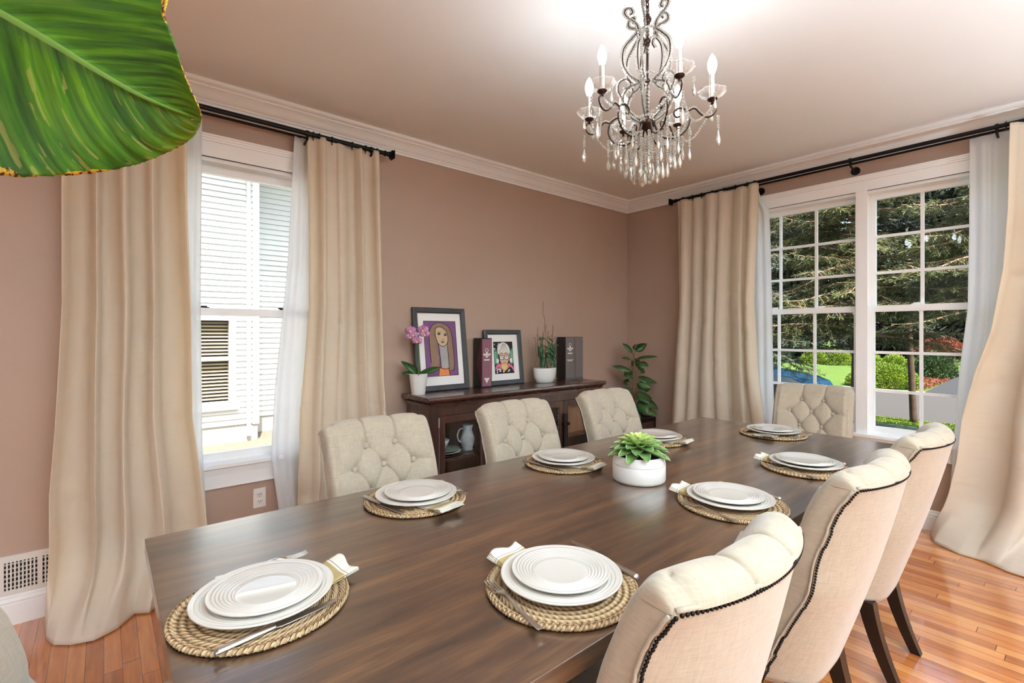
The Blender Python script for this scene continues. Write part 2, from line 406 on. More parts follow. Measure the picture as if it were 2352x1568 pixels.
# unseen walls behind the viewpoint, with wide openings added to let in daylight
m = MB(); m.box((RX0,RY0-.14,0),(-2.9,RY0,CH)); m.box((3.6,RY0-.14,0),(LX+.14,RY0,CH)); m.box((-2.9,RY0-.14,2.55),(3.6,RY0,CH)); m.box((.2,RY0-.14,0),(.5,RY0,2.55)); m.box((-2.9,RY0-.14,0),(3.6,RY0,.12))
st('wall_rear', m, M['wall'])
m = MB(); m.box((RX0-.14,RY0-.14,0),(RX0,-2.2,CH)); m.box((RX0-.14,2.4,0),(RX0,WY+.14,CH)); m.box((RX0-.14,-2.2,2.5),(RX0,2.4,CH)); m.box((RX0-.14,-2.2,0),(RX0,2.4,.12))
st('wall_near', m, M['wall'])
m = MB(); m.box((-3.2,-5.3,2.62),(4.0,RY0-.14,2.70)); m.box((-5.4,-5.3,2.62),(RX0-.14,3.3,2.70)); st('added_sun_shield', m, M['white'])  # unseen slabs added to keep the sun out of the rear openings
m = MB()
for k in range(5): x = -2.9+k*.775; m.box((x-.03,RY0-.10,.12),(x+.03,RY0-.04,2.55))
for k in range(5): x = .5+k*.775; m.box((x-.03,RY0-.10,.12),(x+.03,RY0-.04,2.55))
for z in (.15,.95,1.75,2.52): m.box((-2.9,RY0-.09,z-.02),(.2,RY0-.05,z+.02)); m.box((.5,RY0-.09,z-.02),(3.6,RY0-.05,z+.02))
st('added_rear_window', m, M['white'])  # unseen frames added in the rear daylight openings

def molding(name, prof, wall, a, b, mitre=True):
    """profile = (projection from wall, height); wall 'L' runs along x, 'R' along y"""
    R = []
    if wall == 'L': R = [[(a, WY-p, z) for p, z in prof], [(LX-p if mitre else b, WY-p, z) for p, z in prof]]
    else: R = [[(LX-p, a, z) for p, z in prof], [(LX-p, WY-p if mitre else b, z) for p, z in prof]]
    return st(name, MB().rings(R, True, True, closed=False), M['white'], autos=30)
crown = [(0,2.615),(.012,2.615),(.014,2.628),(.022,2.632),(.022,2.640),(.030,2.645),(.038,2.656),(.048,2.672),(.062,2.688),(.074,2.694),(.074,2.702),(.084,2.705),(.092,2.712),(.092,2.730)]
molding('trim_1', crown, 'L', RX0, LX); molding('trim_2', crown, 'R', RY0, WY)
base = [(.016,0),(.016,.094),(.013,.097),(.013,.103),(.016,.108),(.012,.117),(.009,.121),(.009,.128),(.004,.136),(0,.138)]
molding('baseboard_left', base, 'L', RX0, LX); molding('baseboard_right', base, 'R', RY0, WY)

# ---- windows
def sash(parent, name, T, a0, a1, z0, z1, dep, stile, top, bot, vm=(), hm=(), glassname='glass_pane'):
    """frame of a sash in (a = along wall, d = depth into wall) coordinates mapped by T"""
    m = MB(); th = .032
    def bx(a, b, c, d, e0=0, e1=th): m.box(*T(a, c, dep+e0, b, d, dep+e1))
    bx(a0, a0+stile, z0, z1); bx(a1-stile, a1, z0, z1); bx(a0+stile, a1-stile, z0, z0+bot); bx(a0+stile, a1-stile, z1-top, z1)
    o = m.build(name, M['white'], parent)
    if vm or hm:
        g = MB(); m = g
        for v in vm: m.box(*T(v-.010, z0+bot, dep+.008, v+.010, z1-top, dep+.024))
        for h in hm: m.box(*T(a0+stile, h-.010, dep+.007, a1-stile, h+.010, dep+.025))
        m.build('muntin_grid', M['white'], o)
    g = MB(); g.box(*T(a0+stile-.004, z0+bot-.004, dep+.014, a1-stile+.004, z1-top+.004, dep+.018))
    g.build(glassname, M['glass'], o)
    return o
def TL(a, z, d, a2, z2, d2):       # left wall: a = x, depth = +y
    return (a, WY+d, z), (a2, WY+d2, z2)
def TR(a, z, d, a2, z2, d2):
    return (LX+d, a, z), (LX+d2, a2, z2)
def casing(parent, T, a0, a1, z0, z1, ztop, aprz, w=.095):
    m = MB()
    def cs(a, z, a2, z2, p0, p1): m.box(*T(a, z, -p1, a2, z2, -p0))
    # side casings with stepped profile
    for s0, s1, inner in ((a0-w, a0, 1), (a1, a1+w, -1)):
        cs(s0, z0, s1, z1, 0, .012)
        e = s0 if inner == 1 else s1-.026
        cs(e, z0, e+.026, ztop-.02, 0, .024)
        e = s1-.012 if inner == 1 else s0
        cs(e, z0, e+.012, z1, 0, .018)
    # head: flat, bead and cap
    cs(a0-w, z1, a1+w, ztop-.030, 0, .013); cs(a0-w, z1, a1+w, z1+.014, 0, .019)
    cs(a0-w-.006, ztop-.034, a1+w+.006, ztop-.022, 0, .026); cs(a0-w-.014, ztop-.022, a1+w+.014, ztop-.010, 0, .034); cs(a0-w-.020, ztop-.010, a1+w+.020, ztop, 0, .042)
    m.build('casing', M['white'], parent)
    m = MB(); cs2 = lambda a, z, a2, z2, p0, p1: m.cbox(*T(a, z, -p1, a2, z2, -p0), c=.004)
    cs2(a0-w-.02, z0-.026, a1+w+.02, z0, -.10, .048); m.build('sill', M['white'], parent)
    m = MB()
    cs3 = lambda z, z2, p: m.box(*T(a0-w, z, -p, a1+w, z2, 0))
    cs3(aprz, z0-.026, .013); cs3(z0-.038, z0-.026, .034); cs3(z0-.050, z0-.038, .026); cs3(z0-.062, z0-.050, .020); cs3(aprz, aprz+.006, .016)
    m.build('apron', M['white'], parent)
def jamb(parent, T, a0, a1, z0, z1):
    m = MB(); t = .022
    m.box(*T(a0, z0, 0, a0+t, z1, .14)); m.box(*T(a1-t, z0, 0, a1, z1, .14)); m.box(*T(a0+t, z1-t, 0, a1-t, z1, .14)); m.box(*T(a0+t, z0, .04, a1-t, z0+.018, .14))
    m.build('jamb', M['white'], parent)
def latch(parent, T, a, z, d, mat='dark'):
    m = MB(); m.box(*T(a-.022, z, d, a+.022, z+.006, d+.022)); m.box(*T(a-.030, z+.006, d+.004, a+.012, z+.013, d+.016)); m.build('sash_lock', M[mat], parent)
w1 = thing('window_1', (0,0,0), kind='structure')
casing(w1, TL, AX0, AX1, AZ0, AZ1, 2.45, .458); jamb(w1, TL, AX0, AX1, AZ0, AZ1)
sash(w1, 'upper_sash', TL, AX0+.022, AX1-.022, 1.44, AZ1-.022, .080, .042, .045, .04)
lo = sash(w1, 'lower_sash', TL, AX0+.022, AX1-.022, AZ0+.018, 1.482, .045, .042, .042, .030)
latch(w1, TL, .44, 1.482, .050, 'iron'); latch(w1, TL, .86, 1.482, .050, 'iron')
w2 = thing('window_2', (0,0,0), kind='structure')
casing(w2, TR, BY0, BY1, BZ0, BZ1, 2.495, .472, .09); jamb(w2, TR, BY0, BY1, BZ0, BZ1)
MY = 1.080
m = MB(); m.box(*TR(MY-.024, BZ0, 0, MY+.024, BZ1, .14)); m.box(*TR(MY-.036, BZ0, -.016, MY+.036, BZ1, 0)); m.build('mullion', M['white'], w2)
for (a0, a1, vm) in ((BY0+.022, MY-.024, (.483, .750)), (MY+.024, BY1-.022, (1.412, 1.680))):
    sash(w2, 'upper_sash', TR, a0, a1, 1.50, BZ1-.022, .080, .040, .038, .030, vm, (2.050, 1.782))
    sash(w2, 'lower_sash', TR, a0, a1, BZ0+.018, 1.540, .045, .040, .046, .034, vm, (1.196, .916))
    c = (a0+a1)/2; latch(w2, TR, c-.17, 1.54, .050, 'white'); latch(w2, TR, c+.17, 1.54, .050, 'white')

# ---- two uplights added out of view behind the viewpoint to brighten the ceiling
def uplighter(x, y, power, label):
    t = thing('added_uplight', (x,y,0), 0, label, 'lamp', 'added uplights behind the viewer')
    MB().lathe([(.0001,0),(.15,0),(.15,.018),(.02,.03),(.0001,.03)], n=32, cap0=False, cap1=False).build('base', M['iron'], t, smooth=True, autos=40)
    MB().tube([(0,0,.025),(0,0,1.22)], .012, 12).build('pole', M['iron'], t, smooth=True)
    MB().lathe([(.012,1.20),(.05,1.22),(.13,1.28),(.17,1.34),(.165,1.34),(.125,1.29),(.05,1.235),(.0001,1.23)], n=40, cap0=False, cap1=False).build('shade', M['white'], t, smooth=True)
    l = bpy.data.lights.new('added_uplight_spot', 'SPOT'); l.energy = power; l.color = (.68,.88,1.0); l.spot_size = math.radians(150); l.spot_blend = .6; l.shadow_soft_size = .10
    o = bpy.data.objects.new('added_uplight_spot', l); COL.objects.link(o); o.location = (x,y,1.36); o.rotation_euler = (PI,0,0)
uplighter(.6, -1.9, 700, 'added black uplight, unseen behind the viewer, left one')
uplighter(3.2, -1.3, 60, 'added black uplight, unseen behind the viewer, right one')

# ---- outlet and floor vent on the long wall
ot = thing('electrical_outlet', (.711, WY, .355), 0, 'white double electrical outlet low on the wall under the left window', 'outlet')
MB().cbox((-.035,-.006,-.058),(.035,0,.058), .003).build('cover_plate', M['outlet'], ot)
for dz in (-.021, .021):
    so_ = MB().cbox((-.016,-.009,dz-.015),(.016,-.005,dz+.015), .002).build('socket', M['outlet'], ot)
    MB().box((-.008,-.0095,dz-.002),(-.005,-.0088,dz+.007)).box((.005,-.0095,dz-.002),(.008,-.0088,dz+.007)).box((-.002,-.0095,dz-.010),(.002,-.0088,dz-.006)).build('slot', M['dark'], so_)
vt = thing('wall_vent', (0, WY, 0), 0, 'white slotted heating vent above the baseboard at the left edge', 'vent')
m = MB(); vx0, vx1, vz0, vz1 = -.56, -.085, .139, .318; sz0, sz1 = .160, .288; th = -.010
groups = [(-.495, 9), (-.349, 9), (-.222, 9)]; xs = []
for g0, n in groups: xs += [(g0+.0128*i, g0+.0128*i+.0072) for i in range(n)]
m.box((vx0,th,vz0),(vx1,0,sz0)); m.box((vx0,th,sz1),(vx1,0,vz1)); prev = vx0
for a, b in xs: m.box((prev,th,sz0),(a,0,sz1)); prev = b
m.box((prev,th,sz0),(vx1,0,sz1)); m.build('grille_plate', M['vent'], vt)
m = MB()
for k in range(6): z = sz0+.012+k*.021; m.add([(vx0+.03,-.006,z+.004),(vx1-.03,-.006,z+.004),(vx1-.03,-.0005,z-.004),(vx0+.03,-.0005,z-.004)],[(0,1,2,3)]); 
m.build('louvres', M['vent'], vt, solid=.002)
MB().box((vx0+.02,-.0006,sz0),(vx1-.02,0.0,sz1)).build('shadow_cavity', M['dark'], vt)

# ---- curtain rods
def bez_ring(m, c, axis, R, r):
    pts = []
    for k in range(13):
        a = 2*PI*k/12; u = R*math.cos(a); w = R*math.sin(a)
        pts.append((c[0]+u, c[1], c[2]+w) if axis == 'y' else ((c[0], c[1]+u, c[2]+w)))
    m.tube(pts, r, 6, cap=False)
def rod(label, along, plane, z, a0, a1, wallpos, finials, brackets, rings):
    """along = 'x' or 'y'; the rod lies at `plane` off the wall"""
    P = (lambda a, d, zz: (a, d, zz)) if along == 'x' else (lambda a, d, zz: (d, a, zz))
    t = thing('curtain_rod', (0,0,0), 0, label, 'curtain rod')
    MB().tube([P(a0,plane,z),P(a1,plane,z)], .0135, 14).build('rod', M['iron'], t, smooth=True, autos=40)
    back = plane + (wallpos-plane)*.58
    MB().tube([P(a0+.03,back,z-.004),P(a1-.03,back,z-.004)], .008, 10).build('sheer_rod', M['iron'], t, smooth=True, autos=40)
    for a, s in finials:
        m = MB(); 
        for off, r in ((.0,.019),(.018,.015),(.030,.019)): m.tube([P(a+s*off,plane,z),P(a+s*(off+.008),plane,z)], r, 14)
        ax, w = (a+s*.038, .024)
        # flared square cap
        R = []
        for off, h in ((0,.012),(.008,.026),(.016,.022),(.022,.030),(.028,.024)):
            R.append([P(ax+s*off, plane+dx*h, z+dz*h) for dx, dz in ((-1,-1),(1,-1),(1,1),(-1,1))])
        m.rings(R); m.build('finial', M['iron'], t)
    for a in brackets:
        m = MB(); m.tube([P(a,wallpos,z-.05),P(a,wallpos+(plane-wallpos)*.06,z-.05)], .030, 18)
        m.tube(smooth_path([P(a,wallpos,z-.05),P(a,wallpos+(plane-wallpos)*.5,z-.048),P(a,plane,z-.035),P(a,plane,z-.012)],4), .007, 8)
        m.tube([P(a-.008,plane,z),P(a+.008,plane,z)], .0185, 14)
        m.build('bracket', M['iron'], t)
    for a in rings:
        m = MB(); bez_ring(m, P(a,plane,z-.002), 'y' if along=='y' else 'x', .019, .0035) if False else m.tube([P(a-.003,plane,z),P(a+.003,plane,z)], .0195, 14)
        m.tube([P(a,plane,z-.018),P(a,plane,z-.034)], .003, 6); m.build('ring', M['iron'], t)
    return t
ZA, ZB = 2.556, 2.596
rod('black iron curtain rod with square finial over the left window', 'x', 3.07, ZA, -.22, 1.455, WY, [(1.455,1),(-.22,-1)], [-.10,.95,1.36], [-.12,0,.12,.26,.985,1.02,1.10,1.23,1.32,1.40])
rod('black iron curtain rod over the right window', 'y', 4.17, ZB, -.42, 2.53, LX, [(2.53,1),(-.42,-1)], [1.12,1.80,.36,2.46,-.3], [2.45,2.36,2.27,2.17,2.06,1.96,1.86,.22,.32,.10,0,-.12])

# ---- silk curtains: one wavy cloth each, hanging from the rod down to the floor
def curtain(name, label, cat, mat, along, ztop, edges, depth, folds, amp, puddle=None, nx=150, nz=110, seed=1, group=None, th=.0016, zbot=.006, creases=True, sharp=1.0):
    """edges: [(z, a_left, a_right)], depth(a01, z01) base position off the wall, folds: number of pleats"""
    rnd = random.Random(seed); ph = rnd.random()*6
    offs = [rnd.uniform(-.75,.75) for _ in range(40)]; ams = [rnd.uniform(.35,1.45) for _ in range(40)]
    E = sorted(edges); eL = [(z,l) for z,l,_ in E]; eR = [(z,r) for z,_,r in E]
    cr = [(rnd.uniform(0,1), rnd.uniform(.12,.85)*ztop, rnd.uniform(.02,.07), rnd.uniform(-.7,.7)) for _ in range(44)]
    def fn(u, v):
        z = ztop + (zbot-ztop)*v
        l, r = curve1(eL, z), curve1(eR, z)
        uu = u + .012*math.sin(2*PI*(v*1.3+u*2)+ph)*v
        x = folds*uu; k = int(max(0, min(38, math.floor(x)))); f = x-k
        pha = 2*PI*(x + (offs[k]*(1-f)+offs[k+1]*f)*.5*(.4+.6*v)) + ph
        am = amp*(ams[k]*(1-f)+ams[k+1]*f)
        s = math.sin(pha); s2 = math.copysign(abs(s)**sharp, s)
        topsq = min(1, v/.06)
        d = am*(s2*(.75+.35*v)) + am*.35*math.sin(pha*.5+1.3+v*2)*v
        d *= (.55+.45*topsq)
        d += amp*.30*math.sin(2*PI*uu*folds*.37+ph*2)
        a = l + (r-l)*u + am*.35*math.cos(pha)*(.4+.6*v)
        dd = depth(u, v) - d
        zz = z
        if creases:
            for cu, cz, cw, sl_ in cr:
                w = math.exp(-((u-cu)/cw)**2)
                q = (z-cz-sl_*(u-cu)*.4)/.014
                if abs(q) < 3: dd += .011*w*math.exp(-q*q)
        if puddle:
            zz, a, dd = puddle(u, v, zz, a, dd)
        return (a, dd, zz) if along == 'x' else (dd, a, zz)
    m = MB().grid(nx, nz, fn)
    o = m.build(name, mat, smooth=True, solid=th)
    return tag(o, label, cat, group)
def hem(pts, z0, lift=.0):
    xs_ = [(p[0], p[1]) for p in pts]; ys_ = [(p[0], p[2]) for p in pts]
    def f(u, v, z, a, d):
        if z < z0:
            t = (z0-z)/z0; k = t*t*(3-2*t)*t
            a = lerp(a, curve1(xs_, u), k); d = lerp(d, curve1(ys_, u), k)
            d += .010*math.sin(u*23+v*9)*t*(1-t)*2
            z = max(.006, z*(1-.30*t)+lift*math.sin(PI*t)*math.sin(u*11+1)**2)
        return z, a, d
    return f
pudA = hem([(0,-.201,3.013),(.07,-.192,2.92),(.14,-.165,2.845),(.24,-.112,2.800),(.36,-.034,2.772),(.47,.047,2.818),(.58,.110,2.915),(.68,.165,2.880),(.78,.215,2.955),(1,.38,3.03)], .42, .012)
curtain('silk_curtain', 'cream silk curtain at the left edge of the left window, pooling on the floor', 'curtain', M['silk'], 'x', 2.552,
    [(2.56,-.148,.335),(2.0,-.148,.336),(1.47,-.148,.350),(.9,-.168,.356),(.61,-.184,.390),(.39,-.183,.412),(.2,-.192,.43),(0,-.205,.36)],
    lambda u, v: 3.060 - .02*v - .10*max(0,v-.7), 4.3, .056, pudA, seed=3, sharp=.55)
def pudN(u, v, z, a, d):
    if z < .25: d -= .08*((.25-z)/.25)**2
    return z, a, d
curtain('silk_curtain', 'cream silk curtain at the right edge of the left window, behind the nearest sideboard-side chair', 'curtain', M['silk'], 'x', 2.552,
    [(2.56,.955,1.415),(2.0,.965,1.425),(1.5,.965,1.435),(1.0,.930,1.455),(.8,.915,1.475),(.28,.90,1.51),(0,.88,1.53)],
    lambda u, v: 3.075 - .02*v, 4.0, .042, pudN, seed=11, sharp=.6)
curtain('silk_curtain', 'cream silk curtain at the corner side of the right window', 'curtain', M['silk'], 'y', 2.588,
    [(2.6,2.51,1.77),(1.6,2.50,1.815),(1.0,2.545,1.785),(.6,2.575,1.735),(.3,2.60,1.70),(0,2.64,1.66)],
    lambda u, v: 4.165 - .01*v, 6.0, .040, pudN, seed=5, sharp=.6)
pudB = hem([(0,.667,4.150),(.07,.638,4.04),(.20,.506,3.945),(.32,.394,3.930),(.42,.297,3.862),(.50,.226,3.845),(.7,.0,3.87),(1,-.40,4.05)], .40, .010)
curtain('silk_curtain', 'cream silk curtain at the right edge of the photo, flaring out onto the wood floor', 'curtain', M['silk'], 'y', 2.588,
    [(2.6,.305,-.32),(2.08,.316,-.33),(1.72,.338,-.33),(1.35,.392,-.34),(1.08,.468,-.35),(.8,.528,-.36),(.52,.555,-.38),(.23,.61,-.40),(.1,.645,-.42),(0,.655,-.42)],
    lambda u, v: 4.145 - .03*v - .08*max(0,v-.6), 3.6, .044, pudB, seed=8, sharp=.55)
# ---- white voile sheers
def sheer(label, along, ztop, edges, base_d, folds, amp, seed):
    return curtain('sheer_curtain', label, 'curtain', M['sheer'], along, ztop, edges, lambda u, v: base_d, folds, amp, None, 60, 50, seed, None, .0004, .02, False)
sheer('white sheer at the left side of the left window', 'x', 2.545, [(2.6,.15,.412),(1.5,.16,.404),(.7,.15,.412),(.3,.12,.43),(0,.1,.45)], 3.132, 5, .009, 2)
sheer('white sheer at the right side of the left window, over the electrical outlet', 'x', 2.545, [(2.55,.893,1.08),(2.45,.885,1.1),(1.77,.852,1.12),(1.0,.778,1.12),(.6,.758,1.12),(.28,.80,1.12),(0,.82,1.12)], 3.132, 4, .010, 4)
sheer('white sheer at the corner side of the right window', 'y', 2.585, [(2.6,2.1,1.80),(2.50,2.1,1.79),(2.36,2.1,1.708),(1.6,2.1,1.688),(.63,2.1,1.672),(0,2.1,1.66)], 4.232, 6, .010, 6)
sheer('white sheer beside the right-most silk curtain', 'y', 2.575, [(2.6,.49,0),(2.0,.492,0),(1.5,.499,0),(1.07,.541,0),(.67,.564,0),(0,.60,0)], 4.232, 7, .010, 9)
# ================================================================ dining table
TZ = .765; TX0, TX1, TY0, TY1 = .087, 3.128, .590, 1.697; TT = .040
table = thing('dining_table', ((TX0+TX1)/2, (TY0+TY1)/2, 0), 0, 'long dark walnut dining table set with eight places', 'table')
def L(x, y, z): return (x-(TX0+TX1)/2, y-(TY0+TY1)/2, z)
bb = .0
MB().cbox(L(TX0,TY0,TZ-TT), L(TX1,TY1,TZ), .0012).build('tabletop', M['table'], table)
m = MB(); m.box(L(TX0+.10,TY0+.09,TZ-TT-.085), L(TX1-.10,TY0+.115,TZ-TT)); m.box(L(TX0+.10,TY1-.115,TZ-TT-.085), L(TX1-.10,TY1-.09,TZ-TT))
m.box(L(TX0+.10,TY0+.115,TZ-TT-.085), L(TX0+.125,TY1-.115,TZ-TT)); m.box(L(TX1-.125,TY0+.115,TZ-TT-.085), L(TX1-.10,TY1-.115,TZ-TT))
m.build('apron', M['tabledark'], table)
for x in (TX0+.62, TX1-.62):
    m = MB(); yc = (TY0+TY1)/2
    m.cbox(L(x-.05,yc-.36,0), L(x+.05,yc+.36,.07), .006); m.cbox(L(x-.06,yc-.14,.07), L(x+.06,yc+.14,TZ-TT-.07), .006); m.cbox(L(x-.05,yc-.38,TZ-TT-.07), L(x+.05,yc+.38,TZ-TT), .006)
    m.build('trestle_leg', M['tabledark'], table)
MB().cbox(L(TX0+.68,(TY0+TY1)/2-.03,.20), L(TX1-.68,(TY0+TY1)/2+.03,.29), .005).build('stretcher', M['tabledark'], table)

# ================================================================ tufted chairs
# profile measured in the side plane: t = forward of the roll's crest, z = height
FRONT = [(.195,.345),(.208,.375),(.212,.42),(.205,.488),(.166,.566),(.140,.617),(.130,.668),(.103,.767),(.078,.832),(.055,.885),(.033,.925),(.012,.951),(-.008,.962),(-.028,.960),(-.043,.951),(-.053,.940),(-.056,.930)]
NAILS = [(.205,.250),(.183,.315),(.144,.416),(.112,.492),(.074,.568),(.052,.624),(.041,.700),(.017,.774),(-.012,.857),(-.036,.900),(-.056,.930)]
HW = .238; SAG = .052
def sagf(x): return SAG*(1-(x/HW)**2)
FP = smooth_path([(t,0,z) for t,z in FRONT], 10)
NP = smooth_path([(t,0,z) for t,z in NAILS], 8)
def nail_at(z):
    best = min(NP, key=lambda p: abs(p.z-z)); return best
arc = [0]
for a, b in zip(FP, FP[1:]): arc.append(arc[-1]+(b-a).length)
TOT = arc[-1]
def at_arc(s):
    s = max(0, min(TOT, s)); 
    for i in range(len(arc)-1):
        if s <= arc[i+1]: 
            k = (s-arc[i])/max(1e-9, arc[i+1]-arc[i]); p = FP[i].lerp(FP[i+1], k)
            tg = (FP[min(i+3,len(FP)-1)]-FP[max(i-3,0)]).normalized(); return p, tg
    return FP[-1], (FP[-1]-FP[-3]).normalized()
def arc_of_z(z):
    for i, p in enumerate(FP):
        if p.z >= z: return arc[i]
    return TOT
rows = [(arc_of_z(.868),(-.066,.066)),(arc_of_z(.783),(-.132,0,.132)),(arc_of_z(.695),(-.066,.066)),(arc_of_z(.605),(-.132,0,.132)),(arc_of_z(.520),(-.066,.066))]
BUT = [(x, s) for s, xs_ in rows for x in xs_]
SEG = []
for (s0, xa), (s1, xb) in zip(rows, rows[1:]):
    for x in xa:
        for y in xb:
            if abs(abs(x-y)-.066) < .005: SEG.append((x,s0,y,s1))
for x in (-.066,.066): SEG.append((x, rows[0][0], x*1.10, TOT)); SEG.append((x, rows[-1][0], x, 0))
for r in (1, 3):
    for sg in (-1, 1): SEG.append((sg*.132, rows[r][0], sg*HW, rows[r][0]-.004))
SEG.append((-.225, TOT, -.196, TOT-.065)); SEG.append((.225, TOT, .196, TOT-.065))
def tuft(x, s):
    d = 9
    for x0, s0, x1, s1 in SEG:
        dx, ds = x1-x0, s1-s0; L2 = dx*dx+ds*ds; t = max(0, min(1, ((x-x0)*dx+(s-s0)*ds)/L2))
        # a little bow in every pleat
        bw = .006*math.sin(PI*t)
        q = math.hypot(x-x0-t*dx+bw, s-s0-t*ds)
        if q < d: d = q
    b = min(math.hypot(x-bx_, s-bs) for bx_, bs in BUT)
    near_edge = max(0, 1-(HW-abs(x))/.05)
    puff = .0125*(1-math.exp(-(d/.015)**1.1)) + .004*(1-math.exp(-(b/.05)**2)) 
    puff -= .014*math.exp(-(b/.019)**2)
    endf = min(1, (TOT-s)/.03)
    return puff*(.55+.45*endf)*(.72 if s > TOT*.80 else 1.0) - .0065*math.exp(-(d/.0040)**2)
def make_chair():
    root = thing('dining_chair')
    NXF, NXS, NR = 152, 9, 190
    R = []; r = .030
    for j in range(NR):
        s = TOT*j/(NR-1); p, tg = at_arc(s); nrm = Vector((tg.z, 0, -tg.x))      # outwards
        if s > TOT*.5: pass
        N = nail_at(min(p.z, .930)) if p.z < .93 and p.x > -.04 else Vector((-.056,0,.930))
        if p.x < .03 and p.z > .9: N = Vector((-.050,0,.925))
        row = []
        fr = Vector((p.x, 0, p.z)); 
        for i in range(NXS):                                   # left side strip
            a = (i/NXS)*PI/2; g = math.sin(a)**.55; h = 1-math.cos(a)**.9
            q = N.lerp(fr, g); row.append((-HW + r*h, q.x, q.z, 0))
        for i in range(NXF):
            x = -HW + r + (2*HW-2*r)*i/(NXF-1)
            ed = max(0, 1-(HW-r-abs(x))/.022); k = 1-ed*ed*.75
            D = tuft(x, s)*k; q = fr + nrm*D
            row.append((x, q.x, q.z, 1))
        row += [(-x, t, z, k) for x, t, z, k in row[:NXS][::-1]]
        R.append([(x, t-sagf(x)*(.55+.45*min(1,max(0,(z-.4)/.5))), z) for x, t, z, _ in row])
    m = MB(); m.rings(R, False, False, closed=False)
    pad = m.build('backrest', M['linen'], root, smooth=True)
    for x, s in BUT:
        p, tg = at_arc(s); nrm = Vector((tg.z,0,-tg.x)); q = p + nrm*(-.0085); y = q.x-sagf(x)*(.55+.45*min(1,max(0,(q.z-.4)/.5)))
        bm_ = MB().lathe([(.0001,-.002),(.011,-.001),(.0125,.001),(.011,.005),(.005,.0072),(.0001,.0078)], n=14)
        zax = Vector((0, nrm.x, nrm.z)); xax = Vector((1,0,0)); yax = zax.cross(xax)
        Mx = Matrix((xax, yax, zax)).transposed().to_4x4(); Mx.translation = Vector((x, y, q.z)) ; bm_.xf(Mx)
        bm_.build('button', M['linenbutton'], root, smooth=True)
    # outer shell: sides and back in one wrapped panel
    ZB0, ZT = .292, .932; NRW, NC = 34, 49; R = []
    def shell(u, v):
        z = lerp(ZT, ZB0, v); n = nail_at(max(z, .25)); tn = n.x if z < .93 else -.056
        k = v
        w = HW - .002 - .030*k*k; 
        tc = lerp(-.108, .075, k**1.15)
        q = 2.0 + 2.6*k
        sg = -1 if u < .5 else 1; a = abs(u-.5)*2
        xx = math.sin(a*PI/2)**(.9); x = sg*w*xx
        y = tn - (tn-tc)*(1-xx**q)
        return (x, y-0, z)
    # make the side edge follow the seam (sag there is zero) and stay behind the pad
    m = MB().grid(NC, NRW, shell); m.build('back_panel', M['linen'], root, smooth=True, solid=.006)
    # nailhead trim following the seam
    m = MB(); path = []
    zz = [z for z in [lerp(.305,.925,i/60) for i in range(61)]]
    for sg in (-1, 1):
        pts = [Vector((sg*(HW-.0022), nail_at(z).x-.007, z)) for z in zz]; acc = 0
        for a, b in zip(pts, pts[1:]):
            L_ = (b-a).length
            while acc < L_:
                p = a.lerp(b, acc/L_); m.ball(p, .0038, 7, 4); acc += .0084
            acc -= L_
    x = -HW+.01
    while x < HW-.005:
        m.ball((x, -.060-sagf(x), .928), .0038, 7, 4); x += .0084
    tag(m.build('nailhead_trim', M['nail'], root, smooth=True), 'dark nailhead trim', kind='stuff')
    # welt cord between roll and back
    m = MB(); pts = [(x, -.056-sagf(x), .934) for x in [(-HW+.004)+(2*HW-.008)*i/30 for i in range(31)]]
    m.tube(pts, .0045, 7)
    for sg in (-1,1): m.tube([(sg*(HW+.0015), nail_at(z).x+.003, z) for z in zz], .0035, 6)
    m.build('welt_cord', M['linen'], root, smooth=True)
    # seat: upholstered box, narrower towards the back
    def cross(t, zt, zb, w, r=.03):
        pts = []
        for i in range(7):
            a = PI/2*i/6; pts.append((w-r+r*math.sin(a), zt-r+r*math.cos(a)))
        half = [(0, zt+.012)] + [(w*.45, zt+.008)] + pts + [(w, zb+.006), (w-.006, zb)]
        full = half + [(-x, z) for x, z in half[::-1][:-1]]
        return [(x, t, z) for x, z in full]
    R = [cross(t, .474-dz, .29, w, r) for t, dz, w, r in ((.15,.02,.190,.02),(.20,.0,.215,.03),(.30,-.004,.240,.035),(.48,-.004,.250,.035),(.575,.006,.250,.035),(.60,.022,.244,.03),(.608,.05,.236,.02))]
    m = MB().rings(R, True, True); m.build('seat', M['linen'], root, smooth=True, autos=60)
    for sg in (-1, 1):
        # front tapered leg, rear sabre leg
        R = [[(sg*(.205)+dx*h, .555+dy*h, z) for dx, dy in ((-1,-1),(1,-1),(1,1),(-1,1))] for z, h in ((.295,.024),(.0,.017))]
        MB().rings(R[::-1]).build('leg', M['blackleg'], root)
        R = []
        for i in range(9):
            k = i/8; z = .30*(1-k); h = lerp(.026,.017,k); y = .118 - .050*k - .045*k*k; R.append([(sg*.160+dx*h+sg*.0*k, y+dy*h, z) for dx, dy in ((-1,-1),(1,-1),(1,1),(-1,1))])
        MB().rings(R[::-1]).build('leg', M['blackleg'], root)
    return root
chair = make_chair()
CG = 'tufted chairs around the dining table'
